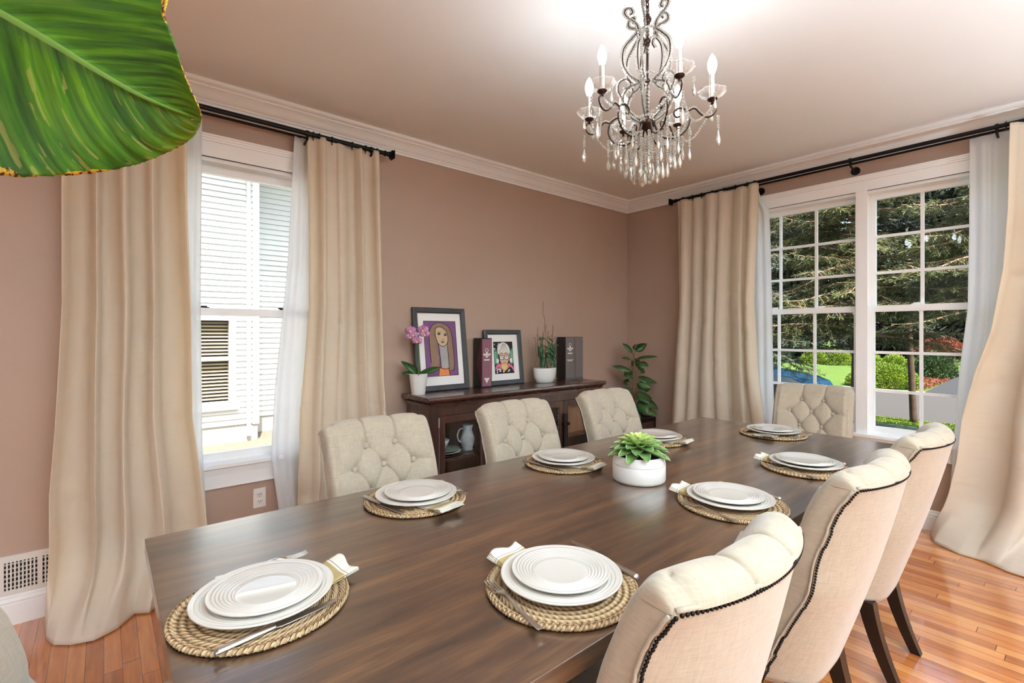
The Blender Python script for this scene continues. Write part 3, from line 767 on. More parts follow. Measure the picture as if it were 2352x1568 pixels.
# the chair's +y points at the table
spots = [((.872,.445,0), 0, 'cream tufted chair seen from behind, nearest the viewer at the bottom right'),
 ((1.735,.445,0), 0, 'cream tufted chair seen from behind, middle one on the near long side of the table'),
 ((2.44,.440,0), 0, 'cream tufted chair seen from behind, third on the near long side, beside the right window'),
 ((.905,1.960,0), PI, 'oatmeal tufted chair before the left window curtain, nearest the viewer on the sideboard side'),
 ((1.690,1.965,0), PI, 'oatmeal tufted chair before the glass sideboard door, middle one on the sideboard side'),
 ((2.470,1.985,0), PI, 'oatmeal tufted chair closest to the floor plant on the sideboard side'),
 ((3.83,1.255,0), PI/2+math.radians(7), 'oatmeal tufted chair at the far head of the table before the right window'),
 ((-.250,1.235,0), -PI/2+math.radians(2), 'pale chair cropped at the bottom left corner, at the near head of the table')]
for i, (loc, rz, lab) in enumerate(spots):
    if i == 0:
        chair.location = loc; chair.rotation_euler = (0,0,rz); tag(chair, lab, 'chair', CG)
    else: dup(chair, loc, rz, lab, CG)

# ================================================================ place settings
def make_mat():
    n = 72; m = MB(); R = []; rr = .168
    prof = [(.0001,.006)]
    k = 0; r = .0001
    while r < rr-.014:
        for q, h in ((.25,.0085),(.5,.0095),(.75,.0085),(1.0,.0065)):
            prof.append((r+.015*q, h)); 
        r += .015
    prof += [(rr-.006,.0115),(rr,.0085),(rr+.0015,.005),(rr-.002,.001),(.0001,.0)]
    m.lathe(prof, n=n, cap0=False, cap1=False)
    o = m.build('placemat', M['jute'], smooth=True)
    e = MB(); pts = []            # twisted rope edge
    for s in (0, PI):
        pts = [((rr-.004+.0035*math.cos(60*a+s))*math.cos(a), (rr-.004+.0035*math.cos(60*a+s))*math.sin(a), .0075+.0035*math.sin(60*a+s)) for a in [2*PI*i/480 for i in range(481)]]
        e.tube(pts, .0042, 5, cap=False)
    e.build('rope_edge', M['jute'], o, smooth=True)
    return o
def plate_prof(R, rise, well):
    p = [(.0001,.006),(well*.9,.006),(well,.0068)]
    n = 6
    for i in range(n):
        a = well+(R-well)*(i+.35)/n*.86; b = well+(R-well)*(i+.8)/n*.86
        z = .007+ (rise-.007)*((a-well)/(R-well))**.9
        p += [(a-.0022, z-.0010),(a, z+.0018),(b-.003, z+.0006+(rise-.007)/n*.3)]
    p += [(R-.006, rise+.0005),(R-.002, rise+.002),(R, rise+.001),(R-.001, rise-.0025),(R*.78,.006),(R*.62,.001),(R*.58,0),(R*.55,.002),(.0001,.002)]
    return p
def make_plate(name, R, rise, well):
    return MB().lathe(plate_prof(R, rise, well), n=96, cap0=False, cap1=False).build(name, M['ceramic'], smooth=True)
def make_fork():
    o = MB(); L = .200
    def strip(pts, w, th=.0022):
        R = [[(x-w_, y, z),(x+w_, y, z),(x+w_*.8, y, z+th),(x-w_*.8, y, z+th)] for (x, y, z), w_ in zip(pts, w)]
        o.rings(R)
    # y runs from handle end (0) to tine tips
    strip([(0,y,z) for y,z in ((0,.001),(.004,.001),(.05,.0015),(.10,.006),(.125,.010),(.135,.009),(.145,.006),(.152,.0045))], [.004,.0058,.0050,.0032,.0028,.0050,.0100,.0122], .0026)
    for k in range(4):
        x = -.0102+.0068*k
        strip([(x,y,z) for y,z in ((.151,.0045),(.17,.003),(.19,.005),(.2,.008))], [.0020,.0017,.0015,.0008], .0018)
    f = o.build('fork', M['steel'], smooth=True, autos=35); return f
def make_knife():
    o = MB()
    R = []
    for y, w, h in ((0,.005,.006),(.004,.0085,.010),(.05,.0080,.009),(.09,.0062,.008),(.103,.0055,.007)):
        R.append([(w*math.cos(a), y, h/2+h/2*math.sin(a)) for a in [2*PI*k/10 for k in range(10)]])
    o.rings(R); 
    h = o.build('knife', M['steel'], smooth=True, autos=40)
    b = MB(); out = [(-.006,.100),(.005,.100),(.0105,.112),(.0112,.16),(.0105,.205),(.006,.226),(0,.232),(-.004,.224),(-.0055,.18)]
    b.rings([[(x, y, .0030) for x, y in out],[(x*.96, y, .0046) for x, y in out]])
    b.build('blade', M['steel'], h); return h
def make_napkin():
    # flat folded napkin with a wavy free end; local y outwards from under the plate
    m = MB(); w = .048
    for lay in range(4):
        def fn(u, v, lay=lay):
            y = -.05+.19*v; wv = max(0,(v-.70)/.30)
            z = .0012 + lay*.0016 + wv*(.004*math.sin(u*6+1)+.006*(1-abs(2*u-1))+.006) *(1+.2*lay) + .0075*math.sin(PI*min(1,v*1.2))*.0
            return (-w+2*w*u + .003*math.sin(v*5+lay), y - .0015*lay + .004*math.sin(u*7)*wv, z)
        m.grid(14, 26, fn)
    return m.build('napkin', M['napkin'], smooth=True, solid=.0013)
# sequence: (centre, direction the diner faces, phrase)
sets = [((.256,1.122), 0, 'at the near head of the table'),
 ((.795,.768), PI/2, 'in front of the chair nearest the viewer'),
 ((.818,1.484), -PI/2, 'nearest the left window on the sideboard side'),
 ((1.545,1.489), -PI/2, 'at the middle seat on the sideboard side'),
 ((2.250,1.491), -PI/2, 'at the seat nearest the floor plant'),
 ((2.895,1.146), PI, 'at the far head of the table'),
 ((2.275,.768), PI/2, 'beside the third chair seen from behind'),
 ((1.604,.770), PI/2, 'just right of the succulent jar')]
protos = dict(placemat=make_mat(), dinner=make_plate('dinner_plate', .137, .017, .078), salad=make_plate('salad_plate', .112, .014, .062), fork=make_fork(), knife=make_knife(), napkin=make_napkin())
rr_ = random.Random(5)
def put(key, i, u, v, z, turn, label, cat, group):
    (cx, cy), a, ph = sets[i]
    # local u = diner's right, v = forward
    fx, fy = math.cos(a), math.sin(a); rx, ry = fy, -fx
    loc = (cx+rx*u+fx*v, cy+ry*u+fy*v, z); rot = a-PI/2+turn
    lab = label % ph
    if i == 0:
        o = protos[key]; o.location = loc; o.rotation_euler = (0,0,rot); tag(o, lab, cat, group)
    else: o = dup(protos[key], loc, rot, lab, group)
    return o
for i in range(8):
    put('placemat', i, rr_.uniform(-.004,.004), rr_.uniform(-.004,.004), TZ, rr_.uniform(0,6), 'round braided jute placemat %s', 'placemat', 'braided placemats on the table')
    put('napkin', i, -.006, .054, TZ+.0105, math.radians(7), 'white napkin with a tan stripe %s', 'napkin', 'striped napkins under the plates')
    put('dinner', i, 0, .004, TZ+.0155, rr_.uniform(0,6), 'large white ribbed dinner plate %s', 'plate', 'white dinner plates')
    put('salad', i, rr_.uniform(-.004,.004), .008, TZ+.0265, rr_.uniform(0,6), 'smaller white ribbed plate stacked on top %s', 'plate', 'white salad plates')
    fk = (-.163, -.100, math.radians(-8)) if i not in (0,) else (-.162, -.062, math.radians(-3))
    put('fork', i, fk[0], fk[1], TZ+.0125, fk[2], 'steel fork %s', 'fork', 'forks on the placemats')
    kn = (.138, -.105, math.radians(-7)) if i in (1,6,7) else (.140, -.108, math.radians(9))
    put('knife', i, kn[0], kn[1], TZ+.0125, kn[2], 'steel table knife %s', 'knife', 'knives on the placemats')

# ================================================================ succulent in a white jar
def uvset(o, uv):
    lay = o.data.uv_layers.new(name='UVMap')
    for l in o.data.loops: lay.data[l.index].uv = uv[l.vertex_index]
sp = thing('potted_succulent', (1.605,1.135,TZ), 0, 'green succulent rosette in a round white jar at the centre of the table', 'potted plant')
MB().lathe([(.0001,0),(.094,0),(.099,.004),(.101,.012),(.101,.064),(.0995,.0655),(.101,.067),(.100,.076),(.096,.087),(.091,.097),(.089,.099),(.087,.098),(.086,.092),(.0001,.092)], n=64, cap0=False, cap1=False).build('jar', M['potwhite'], sp, smooth=True, autos=50)
MB().lathe([(.0001,.094),(.06,.095),(.086,.092)], n=24, cap0=False, cap1=False).build('soil', M['soil'], sp)
def succ_leaf(name, az, el, L_, w, r0, z0, young):
    m = MB(); nu, nv = 9, 12; uv = []
    def fn(u, v):
        ww = w*(math.sin(PI*min(1,v**.75*.93+.03))**.8)*(1 if v < .97 else .15); a = u-.5
        x = a*2*ww; th = .006*(1-(2*a)**2)*(1-v*.6)
        y = r0+L_*v; z = .35*abs(2*a)**2*ww - .10*L_*v*v
        uv.append((u, young)); return (x, y, z)
    m.grid(nu, nv, fn); uvt = list(uv)
    b = len(m.v)
    def fn2(u, v):
        x, y, z = fn(u, v); a = u-.5; return (x, y, z-.0075*(1-(2*a)**2)*math.sin(PI*min(1,v*.9+.1)))
    uv.clear(); m.grid(nu, nv, fn2); uvt += list(uv)
    Mx = Matrix.Translation((0,0,z0)) @ Matrix.Rotation(az,4,'Z') @ Matrix.Rotation(el,4,'X')
    m.xf(Mx); o = m.build(name, M['succ'], sp, smooth=True); uvset(o, uvt)
rnd = random.Random(2)
for k in range(62):
    t = k/61; az = k*2.39996; 
    succ_leaf('leaf', az, math.radians(lerp(76,-10,t**.60)), lerp(.030,.110,t**.8), lerp(.010,.0255,min(1,t*1.4)), lerp(.002,.022,t), lerp(.148,.120,t), max(0,1-t*1.5))

# ================================================================ chandelier
CX, CY = 1.655, 1.130
ch = thing('chandelier', (CX,CY,2.164), 0, 'bronze chandelier with six candle bulbs and clear crystal drops', 'chandelier')
B = 2.164
def zr(z): return z-B
m = MB()
for k in range(3):
    z = zr(2.735)-.030-k*.032; pts = [((.008*math.cos(a)) if k%2==0 else 0, (.008*math.cos(a)) if k%2 else 0, z+.020*math.sin(a)) for a in [2*PI*i/14 for i in range(15)]]
    m.tube(pts, .0026, 6, cap=False)
m.build('chain', M['bronze'], ch, smooth=True)
MB().lathe([(.0001,zr(2.73)),(.055,zr(2.73)),(.055,zr(2.722)),(.03,zr(2.708)),(.008,zr(2.703)),(.0001,zr(2.70))][::-1], n=32, cap0=False, cap1=False).build('ceiling_canopy', M['bronze'], ch, smooth=True)
m = MB().tube([(0,0,zr(2.20)),(0,0,zr(2.64))], .0048, 10)
for z, r in ((2.60,.010),(2.585,.016),(2.57,.010),(2.50,.013),(2.485,.009),(2.34,.012)): m.ball((0,0,zr(z)), r, 12, 8)
m.build('center_rod', M['bronze'], ch, smooth=True)
for grp in ((2.62,2.605,2.59),(2.555,2.54,2.525),(2.47,2.455),(2.33,2.315,2.30,2.285,2.27,2.255,2.24,2.225)):
    m = MB()
    for z in grp: m.ball((0,0,zr(z)), .0085, 8, 6)
    m.build('bead_column', M['crystal'], ch)
MB().lathe([(.0001,-.038),(.006,-.034),(.004,-.026),(.014,-.018),(.028,-.004),(.032,.010),(.026,.016),(.012,.026),(.008,.045),(.012,.05),(.0001,.05)], n=24, cap0=False, cap1=False).build('hub', M['bronze'], ch, smooth=True)
def rad(path, a): return [(r*math.cos(a), r*math.sin(a), z) for r, z in path]
def beads(m, pts, step, r, n=6, k=4, off=None):
    pts = [Vector(p) for p in pts]; acc = 0
    for a, b in zip(pts, pts[1:]):
        L_ = (b-a).length
        if L_ < 1e-9: continue
        while acc < L_:
            m.ball(tuple(a.lerp(b, acc/L_)), r, n, k); acc += step
        acc -= L_
# bearings measured from the photograph, around the vertical
base_ang = math.atan2(RT.y, RT.x)
angs = [math.radians(d) for d in (-79,-16,43,100,153,212)]
def world_ang(t): 
    v = RT*math.cos(t)+FW*math.sin(t); return math.atan2(v.y, v.x)
AA = [world_ang(t) for t in angs]
upper = [(.030,.02),(.075,.055),(.098,.100),(.080,.145),(.042,.165),(.034,.175),(.070,.195),(.098,.240),(.096,.300),(.062,.345),(.036,.372)]
inner = [(.020,.17),(.046,.205),(.056,.260),(.050,.315),(.028,.345),(.018,.325),(.028,.305)]
crest = [(.036,.372),(.040,.395),(.056,.412),(.078,.425),(.092,.442),(.086,.460),(.068,.464),(.060,.448),(.070,.438)]
scroll1 = [(.098,.100),(.118,.135),(.110,.170),(.085,.182),(.068,.165),(.076,.145),(.092,.146)]
for k in range(6):
    a = AA[k] + math.radians(30)
    p1 = smooth_path(rad(upper, a), 5); p2 = smooth_path(rad(crest, a), 5); p3 = smooth_path(rad(scroll1, a), 5)
    p4 = smooth_path(rad(inner, a+math.radians(30)), 5) if k % 2 == 0 else None
    o = (MB().tube(p4, .0026, 6) if p4 else MB()).tube(p1, .0028, 6).tube(p2, .0028, 6).tube(p3, .0026, 6).build('scroll_rib', M['bronze'], ch, smooth=True)
    bm_ = MB(); out = lambda P, d: [Vector(p)+Vector((math.cos(a),math.sin(a),0))*d for p in P]
    beads(bm_, out(p1,.0068), .0088, .0047, 6, 4); beads(bm_, out(p2,.0068), .0088, .0047, 6, 4); beads(bm_, out(p3,.0062), .0088, .0044, 6, 4)
    beads(bm_, out(p1,-.0068), .0088, .0045, 6, 4); beads(bm_, out(p2,-.0068), .0088, .0045, 6, 4)
    if p4: beads(bm_, out(p4,.0068), .0088, .0046, 6, 4)
    bm_.build('rib_beads', M['crystal'], o)
m = MB()
for z, R_ in ((zr(2.535),.040),(zr(2.36),.034),(.030,.034)):
    beads(m, [(R_*math.cos(t), R_*math.sin(t), z) for t in [2*PI*i/24 for i in range(25)]], .011, .0052, 7, 5)
m.build('bead_collar', M['crystal'], ch)
armp = [(.028,.0),(.050,-.046),(.092,-.062),(.135,-.045),(.158,-.004),(.150,.038),(.122,.054),(.100,.040),(.108,.020),(.122,.022)]
arm2 = [(.150,.036),(.176,.046),(.198,.022),(.222,.006),(.246,.016),(.256,.044),(.242,.058)]
RC = .240
for k in range(6):
    a = AA[k]; ca, sa = math.cos(a), math.sin(a)
    arm = MB().tube(smooth_path(rad(armp, a), 5), .0034, 7).tube(smooth_path(rad(arm2, a), 5), .0031, 7)
    zc = .072
    arm.lathe([(.0001,-.012),(.006,-.010),(.004,-.002),(.012,.002),(.019,.008),(.019,.011),(.0001,.011)], (RC*ca,RC*sa,zc-.008), 16, 0, False, False)
    arm = arm.build('arm', M['bronze'], ch, smooth=True)
    n = 48; R = []
    for r, z in ((.008,.0),(.026,.003),(.038,.010),(.047,.022),(.051,.027),(.049,.029),(.044,.023),(.034,.012),(.008,.004)):
        R.append([((RC*ca+(r*(1+.06*math.cos(8*t)*min(1,r/.04)))*math.cos(t)), (RC*sa+(r*(1+.06*math.cos(8*t)*min(1,r/.04)))*math.sin(t)), zc+.004+z) for t in [2*PI*i/n for i in range(n)]])
    MB().rings(R, False, False).build('glass_dish', M['dishglass'], arm, smooth=True)
    MB().lathe([(.0001,0),(.0105,0),(.0105,.088),(.0095,.092),(.0001,.092)], (RC*ca,RC*sa,zc+.006), 18, 0, False, False).build('candle_sleeve', M['steel'], arm, smooth=True, autos=40)
    MB().lathe([(.0001,0),(.009,0),(.010,.004),(.0155,.020),(.0175,.034),(.0155,.050),(.010,.064),(.004,.075),(.0001,.079)], (RC*ca,RC*sa,zc+.098), 20, 0, False, False).build('candle_bulb', M['bulb'], arm, smooth=True)
    bm_ = MB(); beads(bm_, [Vector(p)+Vector((0,0,.006)) for p in smooth_path(rad(armp[:7], a), 5)], .0085, .0036, 6, 4); beads(bm_, [Vector(p)+Vector((0,0,.006)) for p in smooth_path(rad(arm2[:5], a), 5)], .0085, .0036, 6, 4)
    bm_.build('arm_beads', M['crystal'], arm)
def drop(x, y, ztop, length, size):
    m = MB(); n = max(1, int((length-size*2.6)/.0105))
    z = ztop
    for i in range(n):
        m.ball((x,y,z-.004), .0054, 6, 4); z -= .0105
    m.tube([(x,y,ztop+.002),(x,y,z-.004)], .0007, 4)
    zz = z-.004
    m.lathe([(.0001,0),(.12*size,-.05*size),(.22*size,-.5*size),(.50*size,-1.2*size),(.62*size,-1.7*size),(.50*size,-2.15*size),(.22*size,-2.45*size),(.0001,-2.55*size)], (x,y,zz), 7, 0, False, False, 1, .6)
    return m.build('crystal_drop', M['crystal'], ch)
rnd = random.Random(4); nd = 0
for k in range(6):
    a = AA[k]
    for da, rr0, L_, s_ in ((-.22,.250,.066,.017),(.22,.250,.066,.017),(0,.262,.125,.024),(.0,.158,.130,.019)):
        zt = .074 if rr0 > .2 else -.03
        if rr0 == .262: zt = .008
        drop(rr0*math.cos(a+da), rr0*math.sin(a+da), zt, L_, s_)
for ring, (R_, n, zt, L_, s_) in enumerate(((.105,14,-.062,.125,.021),(.060,11,-.060,.160,.023),(.022,4,-.040,.200,.027),(.135,9,-.050,.100,.019))):
    for i in range(n):
        t = 2*PI*(i+.5*ring)/n + .2
        drop(R_*math.cos(t), R_*math.sin(t), zt+rnd.uniform(-.004,.004), L_+rnd.uniform(-.012,.012), s_)
m = MB()
for k in range(6):
    a0, a1 = AA[k], AA[(k+1)%6]
    p0 = Vector((.248*math.cos(a0),.248*math.sin(a0),.055)); p1 = Vector((.248*math.cos(a1),.248*math.sin(a1),.055))
    pts = [p0.lerp(p1,t)*1.0 - Vector((0,0,.42*t*(1-t)*(.9)))+ -Vector((p0.lerp(p1,t).x,p0.lerp(p1,t).y,0))*.25*4*t*(1-t)*.4 for t in [i/20 for i in range(21)]]
    sw = MB(); beads(sw, pts, .0098, .0043, 6, 4); sw.build('bead_swag', M['crystal'], ch)
    pts = smooth_path([(.15*math.cos(a0),.15*math.sin(a0),.04),(.14*math.cos((a0)),.14*math.sin(a0),-.02),(.11*math.cos(a0+.3),.11*math.sin(a0+.3),-.06),(.105*math.cos(a0+.55),.105*math.sin(a0+.55),-.062)],6)
    sw = MB(); beads(sw, pts, .0098, .0043, 6, 4); sw.build('bead_swag', M['crystal'], ch)
# ================================================================ sideboard and what stands on it
SX0, SX1, SY0, SY1, SZ = 1.625, 3.44, 2.775, 3.155, .910
sb = thing('sideboard', ((SX0+SX1)/2, (SY0+SY1)/2, 0), 0, 'dark mahogany sideboard with glass doors against the long wall', 'sideboard')
cx, cy = (SX0+SX1)/2, (SY0+SY1)/2
def Q(x, y, z): return (x-cx, y-cy, z)
m = MB(); R = []
for e, z in ((.035,SZ-.075),(.035,SZ-.062),(.022,SZ-.058),(.022,SZ-.050),(.030,SZ-.046),(.012,SZ-.034),(.004,SZ-.026),(0,SZ-.016),(.002,SZ-.004),(.008,SZ)):
    R.append([Q(SX0+e,SY0+e,z),Q(SX1-e,SY0+e,z),Q(SX1-e,SY1,z),Q(SX0+e,SY1,z)])
m.rings(R); m.build('top', M['side'], sb)
bx0, bx1, by0, by1, bz = SX0+.045, SX1-.045, SY0+.045, SY1, SZ-.075
m = MB(); P_ = .055
m.box(Q(bx0,by0,.0),Q(bx0+P_,by0+.03,bz)); m.box(Q(bx1-P_,by0,0),Q(bx1,by0+.03,bz)); m.box(Q(bx0+P_,by0,bz-.058),Q(bx1-P_,by0+.03,bz)); m.box(Q(bx0+P_,by0,0),Q(bx1-P_,by0+.03,.11))
m.box(Q(bx0,by0+.03,0),Q(bx0+.022,by1,bz)); m.box(Q(bx1-.022,by0+.03,0),Q(bx1,by1,bz)); m.box(Q(bx0+.022,by1-.015,.0),Q(bx1-.022,by1,bz)); m.box(Q(bx0+.022,by0+.03,.08),Q(bx1-.022,by1-.015,.11))
nd_ = 4; inner = (bx1-P_)-(bx0+P_); dw = inner/nd_
m.box(Q(cx-.02,by0+.03,.11),Q(cx+.02,by1-.015,bz-.02))
m.build('carcass', M['sideZ'], sb)
shz = .470
MB().box(Q(bx0+.022,by0+.04,shz-.022),Q(cx-.02,by1-.015,shz)).box(Q(cx+.02,by0+.04,shz-.022),Q(bx1-.022,by1-.015,shz)).build('shelf', M['side'], sb)
for k in range(nd_):
    a0 = bx0+P_+dw*k+.002; a1 = a0+dw-.004; z0, z1 = .112, bz-.060; s_ = .050
    m = MB(); y0_, y1_ = by0-.004, by0+.020
    m.cbox(Q(a0,y0_,z0),Q(a0+s_,y1_,z1),.003); m.cbox(Q(a1-s_,y0_,z0),Q(a1,y1_,z1),.003); m.box(Q(a0+s_,y0_+.001,z1-s_),Q(a1-s_,y1_,z1-.001)); m.box(Q(a0+s_,y0_+.001,z0),Q(a1-s_,y1_,z0+s_))
    d = m.build('door', M['sideZ'], sb)
    MB().box(Q(a0+s_,by0+.006,z0+s_),Q(a1-s_,by0+.009,z1-s_)).build('glass_pane', M['glass'], d)
    hx = a1-.022 if k%2==0 else a0+.022
    h = MB(); h.tube([Q(hx,by0-.004,.585),Q(hx,by0-.030,.585)], .006, 10); h.ball(Q(hx,by0-.036,.585), .013, 12, 8); h.build('door_knob', M['bronze'], d, smooth=True)
    px_ = a1-.004 if k%2==0 else a0+.006
    pl_ = MB(); pl_.tube([Q(px_,by0-.022,.36),Q(px_,by0-.022,.672)], .0125, 14)
    for pz in (.40,.64): pl_.tube([Q(px_,by0-.002,pz),Q(px_,by0-.022,pz)], .005, 8)
    pl_.build('door_pull', M['blackleg'], d, smooth=True, autos=40)
    gx = a0 if k%2==0 else a1
    MB().tube([Q(gx,by0-.006,.70),Q(gx,by0-.006,.765)], .005, 8).build('hinge', M['steel'], d)
# dishes, books and bottles behind the glass
def on_shelf(name, mb_parts, loc, label, cat, group=None):
    t = thing(name, loc, 0, label, cat, group)
    for n_, mb_, mat_, *kw in mb_parts: mb_.build(n_, mat_, t, smooth=(kw[0] if kw else False))
    return t
M['china'] = plain('patterned_china', srgb(206,206,210), .2, .25, 30)
M['sagechina'] = plain('sage_green_china', srgb(150,164,150), .25, .1, 20)
M['darkglaze'] = plain('dark_brown_glaze', srgb(62,50,46), .25, .2, 20)
for i, (r, mt, lb) in enumerate(((.125,'darkglaze','large brown rimmed plate at the bottom of the stack in the left sideboard door'),(.112,'china','patterned china plate in the middle of the stack in the left sideboard door'),(.100,'sagechina','sage green plate on top of the stack in the left sideboard door'))):
    o = MB().lathe([(.0001,0),(r*.6,0),(r,.016),(r,.019),(r*.6,.004),(.0001,.004)], n=40, cap0=False, cap1=False).build('stacked_plate', M[mt], smooth=True, loc=(1.865,2.955,shz+i*.014+.0005)); tag(o, lb, 'plate', 'plates inside the sideboard')
on_shelf('tea_cup', [('bowl', MB().lathe([(.0001,0),(.022,0),(.024,.006),(.040,.030),(.052,.062),(.050,.062),(.038,.030),(.0001,.008)], n=28, cap0=False, cap1=False), M['china'], True)], (1.835,2.95,shz+.050), 'flared white tea cup on the plate stack in the left sideboard door', 'cup')
pj = MB().lathe([(.0001,0),(.040,0),(.043,.006),(.040,.02),(.054,.06),(.056,.09),(.042,.13),(.034,.155),(.044,.19),(.041,.19),(.030,.157),(.0001,.15)], n=32, cap0=False, cap1=False)
hj = MB().tube(smooth_path([(-.036,0,.165),(-.070,0,.160),(-.088,0,.12),(-.075,0,.08),(-.050,0,.065)],5), .0055, 8)
on_shelf('pitcher', [('body', pj, M['china'], True), ('handle', hj, M['china'], True)], (2.065,2.97,shz), 'floral china pitcher with a looped handle inside the sideboard', 'pitcher')
bk = thing('boxed_bottle', (2.900,2.875,shz), 0, 'tall black bottle box with white vertical lettering inside the sideboard', 'box')
MB().cbox((-.026,-.045,0),(.030,.045,.250), .002).build('box_body', M['black'], bk)
text_mesh('lettering', 'GLENMORAN', .036, M['silverprint'], bk, Matrix.Translation((-.008,-.0456,.140)) @ Matrix.Rotation(PI/2,4,'Y').inverted() @ Matrix.Rotation(PI/2,4,'X'))
for x, z, hh, lb in ((1.78,.11,.26,'dark blue tin on the lower shelf behind the left sideboard door'),):
    on_shelf('tin', [('body', MB().cbox((-.04,-.04,0),(.04,.04,hh),.004), plain('navy_tin', srgb(30,34,54), .4)), ('lid', MB().cbox((-.042,-.042,hh),(.042,.042,hh+.03),.004), M['black'])], (x,2.94,z), lb, 'tin')
M['warmwood'] = wood('light_box_wood', [(.3, srgb(120,78,54)), (.7, srgb(176,128,94))], 'Z', .5)
on_shelf('wooden_box', [('box_body', MB().cbox((-.13,-.06,0),(.13,.06,.24),.003), M['warmwood'])], (3.20,2.96,shz), 'light wooden box inside the right half of the sideboard', 'box')

# ---- framed art; drawn with thin raised shapes on a flat sheet (local: x right, z up, -y to the room)
def framed(loc, W_, H_, tilt, bar, label, rz=0):
    t = thing('picture_frame', loc, 0, label, 'picture'); t.rotation_euler = (-tilt, 0, rz)
    m = MB(); w, h = W_/2, H_
    R = []
    for off, y in ((0,.0),(0,-.020),(.006,-.024),(bar-.008,-.020),(bar,-.013),(bar,0)):
        R.append([(-w+off,y,off),(w-off,y,off),(w-off,y,h-off),(-w+off,y,h-off)])
    m.rings(R, False, False); m.build('frame', M['bluegrey'], t)
    MB().box((-w+.004,-.002,.004),(w-.004,.0,h-.004)).build('backing', M['black'], t)
    MB().box((-w+bar,-.006,bar),(w-bar,-.0025,h-bar)).build('mat_board', M['mat'], t)
    return t
PC = {}
def pc(r, g, b):
    k = (r, g, b)
    if k not in PC: PC[k] = plain('art_ink_%s' % ['plum','hair','skin','neck','orange','black','cream','pink','green','yellow','navy','blush','shadow','rose'][len(PC) % 14], srgb(r,g,b), .7, .07, 30)
    return PC[k]
def shp(mb_, pts, y, mi, cx_=0, cz_=0, sx=1, sz=1):
    P2 = [(cx_+p[0]*sx, y, cz_+p[1]*sz) for p in pts]; P3 = [(a, y-.00025, c) for a, b, c in P2]
    mb_.rings([P2, P3], False, True, mi)
def cr2(pts, n=6):
    pts = [(x,0,z) for x, z in pts]; pts = pts+[pts[0]]; return [(p.x, p.z) for p in smooth_path(pts, n)][:-1]
def ell(cx_, cz_, a, b, n=24, t0=0): return [(cx_+a*math.cos(2*PI*i/n+t0), cz_+b*math.sin(2*PI*i/n+t0)) for i in range(n)]
def stroke(mb_, pts, w, y, mi, n=5, closed=False):
    P = [Vector((x,0,z)) for x, z in pts]
    if closed: P.append(P[0])
    P = smooth_path(P, n); L_ = []; Rr = []
    for i, p in enumerate(P):
        t = (P[min(i+1,len(P)-1)]-P[max(i-1,0)]).normalized(); nn = Vector((-t.z,0,t.x))*w/2
        L_.append((p.x+nn.x, y, p.z+nn.z)); Rr.append((p.x-nn.x, y, p.z-nn.z))
    mb_.add(L_+Rr, [(i, i+1, len(P)+i+1, len(P)+i) for i in range(len(P)-1)], mi)
f1 = framed((1.942,3.105,SZ), .455, .620, math.radians(7.0), .040, 'large slate-framed portrait of a long-haired woman on a purple ground, leaning on the wall', 0)
am = [pc(124,82,128), pc(148,118,98), pc(206,178,142), pc(168,162,158), pc(226,138,84), pc(34,26,26)]
m = MB(); u = lambda x, z: ((x-.5)*.278, .108+ z*.412)   # unit picture coordinates to frame
U = lambda L_: [u(x, z) for x, z in L_]
shp(m, U([(0,0),(1,0),(1,1),(0,1)]), -.0062, 0)
hair = U(cr2([(.13,.10),(.17,.07),(.36,.11),(.42,.30),(.40,.60),(.62,.62),(.66,.30),(.74,.10),(.84,.09),(.90,.20),(.88,.55),(.85,.80),(.72,.93),(.50,.975),(.28,.93),(.16,.78),(.15,.50),(.17,.25)]))
shp(m, hair, -.0066, 1)
shp(m, U([(.46,.12),(.72,.13),(.71,.40),(.69,.62),(.42,.64),(.45,.35)]), -.0070, 3)
shp(m, U([(.37,0),(.40,.12),(.45,.17),(.58,.135),(.70,.14),(.73,0)]), -.0074, 4)
shp(m, U(cr2([(.40,.60),(.34,.74),(.36,.86),(.48,.895),(.62,.86),(.72,.76),(.72,.62),(.62,.545),(.50,.545)])), -.0078, 2)
shp(m, U(ell(.455,.765,.060,.022)), -.0082, 3); shp(m, U(ell(.655,.745,.058,.022)), -.0082, 3)
shp(m, U(ell(.455,.765,.045,.015)), -.0085, 5); shp(m, U(ell(.655,.745,.042,.015)), -.0085, 5)
shp(m, U(ell(.555,.615,.050,.014)), -.0082, 1)
for P4, w in (([(.13,.10),(.17,.07),(.36,.11)],.004),([(.17,.25),(.15,.50),(.16,.78),(.28,.93),(.50,.975),(.72,.93),(.85,.80),(.88,.55),(.90,.20),(.84,.09),(.76,.09)],.004),
    ([(.40,.60),(.34,.74),(.36,.86),(.48,.895),(.62,.86),(.72,.76),(.72,.62),(.62,.545),(.50,.545),(.40,.60)],.0045),([(.42,.60),(.45,.38),(.47,.14)],.0045),([(.69,.60),(.71,.38),(.72,.13)],.004),
    ([(.37,.0),(.40,.12),(.45,.17)],.0045),([(.47,.14),(.58,.12),(.72,.135)],.0045),([(.70,.14),(.73,.0)],.0045),([(.54,.66),(.56,.655),(.585,.67)],.003),([(.50,.615),(.555,.63),(.61,.615),(.555,.60),(.50,.615)],.003),([(.40,.79),(.46,.80),(.51,.785)],.004),([(.61,.775),(.66,.775),(.70,.76)],.004),
    ([(0,0),(0,1)],.003),([(0,1),(1,1)],.003),([(1,1),(1,0)],.003),([(0,0),(1,0)],.003)):
    stroke(m, U(P4), w, -.0090, 5)
m.build('print', am, f1)
f2 = framed((2.548,3.115,SZ), .392, .455, math.radians(6.5), .038, 'smaller slate-framed portrait of a white-haired woman with round glasses, behind the burgundy box', 0)
